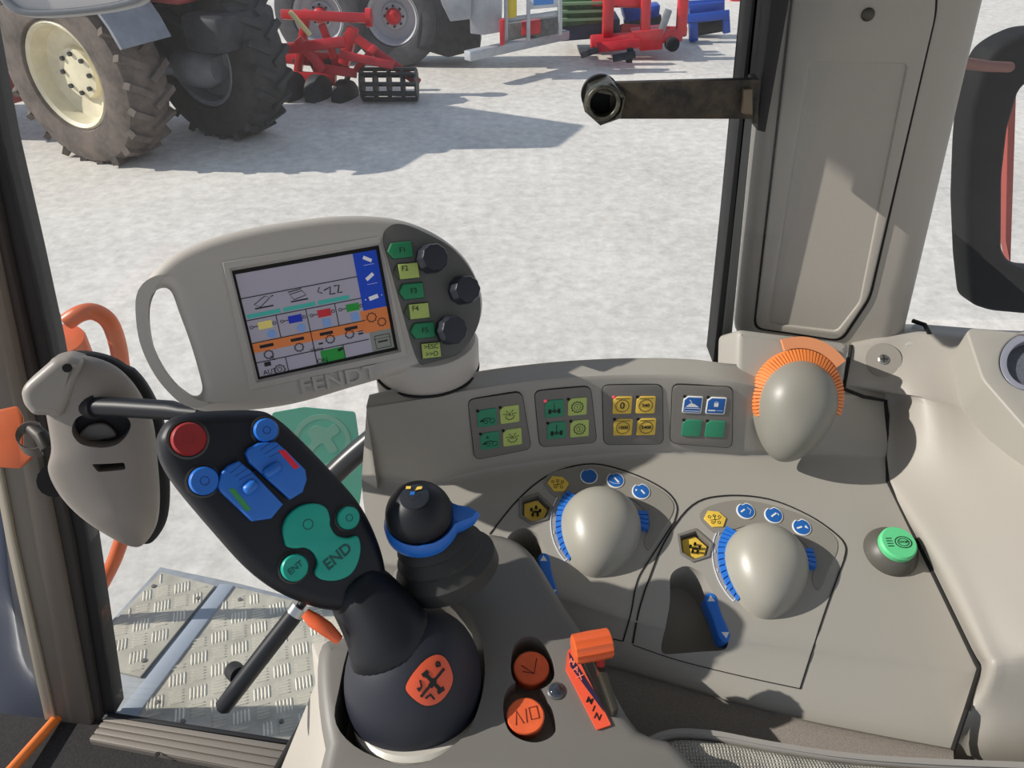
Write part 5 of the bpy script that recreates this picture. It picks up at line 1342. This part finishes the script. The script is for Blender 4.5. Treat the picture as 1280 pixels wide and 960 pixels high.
yq(tl3, 'side_panel', [(586, -20), (628, -20), (627, 40), (605, 44), (588, 42)], SILV, YT + .1)
MB().bar(hy(584, 70, YT - .3), hy(708, 43, YT + .9), .12, .11).build('side_beam', SILV, tl3, 30, bevel=.01)
yq(tl3, 'red_post', [(624, 26), (631, 24), (631, 56), (625, 58)], MRED, YT - .1)
for a in (632, 660, 700): yq(tl3, 'grid_post', [(a - 2, -20), (a + 3, -20), (a + 3, 56 - (a - 632) * .18), (a - 2, 57 - (a - 632) * .18)], SILV, YT + .2, .06)
yq(tl3, 'yellow_panel', [(634, -10), (646, -10), (646, 22), (634, 24)], mat('machine_yellow', (222, 196, 60), .5), YT + .25)
yq(tl3, 'white_sign', [(662, -10), (698, -10), (698, 9), (662, 12)], mat('sign_white', (214, 218, 224), .5), YT + .3)
yq(tl3, 'sign_blue_band', [(667, -10), (692, -10), (692, 5), (667, 7)], mat('sign_blue', (70, 130, 200), .5), YT + .28, .02, 0)
yq(tl3, 'grid_rail', [(632, 22), (700, 14), (700, 19), (632, 27)], SILV, YT + .25, .05)
yq(tl3, 'lower_box', [(634, 30), (700, 20), (700, 42), (634, 54)], mat('machine_midgrey', (110, 112, 112), .5, var=.3, vscale=8), YT + .45, .4)
yq(tl3, 'red_drum', [(652, 28), (676, 25), (676, 42), (652, 45)], MRED, YT + .35, .1)
# green crates
gc2 = thing('green_machine', 'green machine body half hidden behind the silver trailer', 'machine', zero(735, 52))
yq(gc2, 'green_body', [(700, -20), (762, -20), (762, 28), (700, 34)], MGRN, YT + 1.2, .8)
yq(gc2, 'dark_base', [(700, 30), (775, 24), (775, 46), (700, 52)], mat('machine_navy', (44, 50, 78), .6), YT + 1.25, .6)
for i in range(3): yq(gc2, 'body_rib', [(700, 4 + 10 * i), (760, 2 + 10 * i), (760, 5 + 10 * i), (700, 7 + 10 * i)], mat('green_pale', (120, 150, 110), .5), YT + 1.1, .08, 0)
# red implement
ri = thing('red_seedbed_frame', 'red implement frame on small black wheel, right of the trailer', 'implement', zero(790, 75))
YR = 11.2
ybar(ri, 'frame_beam', (738, 52), (852, 44), .16, MRED, YR)
ybar(ri, 'frame_beam', (745, 60), (800, 54), .12, MRED, YR - .3)
ybar(ri, 'frame_beam', (775, 36), (858, 40), .12, MRED, YR + .4)
ybar(ri, 'frame_post', (759, 54), (761, -15), .14, MRED, YR)
ybar(ri, 'frame_post', (806, 46), (808, -15), .12, MRED, YR)
ybar(ri, 'frame_post', (851, 42), (855, -15), .13, MRED, YR)
ybar(ri, 'frame_beam', (740, 2), (810, 4), .12, MRED, YR + .2)
yq(ri, 'red_bracket', [(790, 40), (830, 36), (828, 62), (800, 64)], MRED, YR - .1, .3)
MB().lathe(hy(840, 55, YR - .1), (.2, -1, 0), [(.09, -.05), (.09, .05), (.03, .07), (.001, .07)], 20).build('support_wheel', BLACK2, ri, 30)
ybar(ri, 'ground_foot', (726, 70), (748, 62), .07, DARK, YR - .5)
ybar(ri, 'ground_foot', (766, 73), (794, 68), .09, DARK, YR - .7)
ybar(ri, 'ground_foot', (786, 78), (788, 60), .08, DARK, YR - .6)
ybar(ri, 'grey_tube', (826, 40), (836, 12), .09, MGREY, YR - .05)
# blue implements
bi = thing('blue_implement', 'blue steel implement with tall legs and black drum, furthest right in the row', 'implement', zero(885, 48))
YB = 12.2
ybar(bi, 'top_beam', (858, 24), (911, 18), .12, MBLUE, YB)
ybar(bi, 'top_beam', (850, 6), (905, 4), .10, MBLUE, YB + .3)
ybar(bi, 'leg', (866, 26), (867, 51), .12, MBLUE, YB)
ybar(bi, 'leg', (907, 20), (908, 41), .10, MBLUE, YB)
MB().tube([hy(868, 34, YB + .4), hy(902, 28, YB + .4)], .13, 18).build('black_drum', BLACK2, bi)
yq(bi, 'blue_guard', [(862, 6), (906, 2), (906, 16), (862, 22)], MBLUE, YB + .2, .3)
bm_ = thing('blue_gearbox_unit', 'small blue gearbox unit standing inside the red implement frame', 'implement', zero(800, 50))
ybar(bm_, 'stand', (795, 26), (795, 66), .07, MBLUE, YR + .9)
yq(bm_, 'gearbox', [(776, 4), (800, 0), (806, 24), (782, 30)], MBLUE, YR + .8, .4, .05)
yq(bm_, 'gearbox_cap', [(812, 8), (826, 6), (824, 22), (812, 24)], MBLUE, YR + .8, .3, .03)
MB().bar(hy(780, 30, YR + .9), hy(826, 24, YR + .9), .12, .12).build('skid', DARK, bm_)
for sx, lab in ((914, 'small red machine far off beside the blue implement'), (936, 'red machine part far off, nearest the window seal')):
    fr_ = thing('far_red_machine', lab, 'machine', zero(sx, 12), None)
    yq(fr_, 'body', [(sx, -10), (sx + 20, -10), (sx + 20, 8), (sx, 9)], MRED, 15.5, .8, .05)
    ybar(fr_, 'leg', (sx + 4, 8), (sx + 4, 16), .08, MGREY, 15.4); ybar(fr_, 'leg', (sx + 17, 8), (sx + 17, 16), .08, MGREY, 15.4)
# mirror housing top left
MPl = Pl(at(90, 0, 1.25), (.1, -1, .3))
mi = thing('wing_mirror', 'grey rounded wing mirror housing at the top left edge', 'mirror', MPl(90, 18))
mo = cm2([(-20, -60), (-6, -10), (10, 12), (34, 20), (90, 18), (150, 10), (184, -6), (196, -60), (90, -90)], 5)
mi_ = cm2([(-8, -60), (4, -12), (18, 5), (38, 12), (90, 10), (145, 2), (172, -12), (182, -60), (90, -80)], 5)
pxplate('mirror_rim', MPl, [mo, mi_], .03, mat('mirror_grey', (128, 130, 132), .4), mi, .004)
pxplate('mirror_back', MPl.up(-.01), [mi_], .03, mat('mirror_face', (205, 198, 192), .2), mi, 0)
# ================================================================== light, camera
w = bpy.data.worlds.new('World'); SC.world = w; w.use_nodes = True
nt = w.node_tree; bg = nt.nodes['Background']
tc = nt.nodes.new('ShaderNodeTexCoord'); sp = nt.nodes.new('ShaderNodeSeparateXYZ'); rp = nt.nodes.new('ShaderNodeValToRGB')
rp.color_ramp.elements[0].position = .0; rp.color_ramp.elements[0].color = (.84, .88, .93, 1)
rp.color_ramp.elements[1].position = .6; rp.color_ramp.elements[1].color = (.48, .60, .82, 1)
nt.links.new(tc.outputs['Generated'], sp.inputs[0]); nt.links.new(sp.outputs['Z'], rp.inputs[0]); nt.links.new(rp.outputs[0], bg.inputs[0])
bg.inputs[1].default_value = SKY
sd = bpy.data.lights.new('sun', 'SUN'); sd.energy = SUN; sd.angle = math.radians(.6); sd.color = (1, .95, .87)
so = bpy.data.objects.new('sun', sd); COL.objects.link(so)
so.rotation_euler = V(SUNV).normalized().to_track_quat('Z', 'Y').to_euler(); so.location = (-5, 2, 6)
cd = bpy.data.cameras.new('camera'); cd.sensor_width = 36; cd.lens = 27; cd.clip_start = .02; cd.clip_end = 300
cam = bpy.data.objects.new('camera', cd); COL.objects.link(cam); cam.location = CAM; cam.rotation_euler = (math.radians(90) - TH, 0, 0)
SC.camera = cam
SC.view_settings.view_transform = 'Standard'; SC.view_settings.look = 'None'; SC.view_settings.gamma = 1; SC.view_settings.exposure = EXPO
SC.view_settings.use_curve_mapping = False
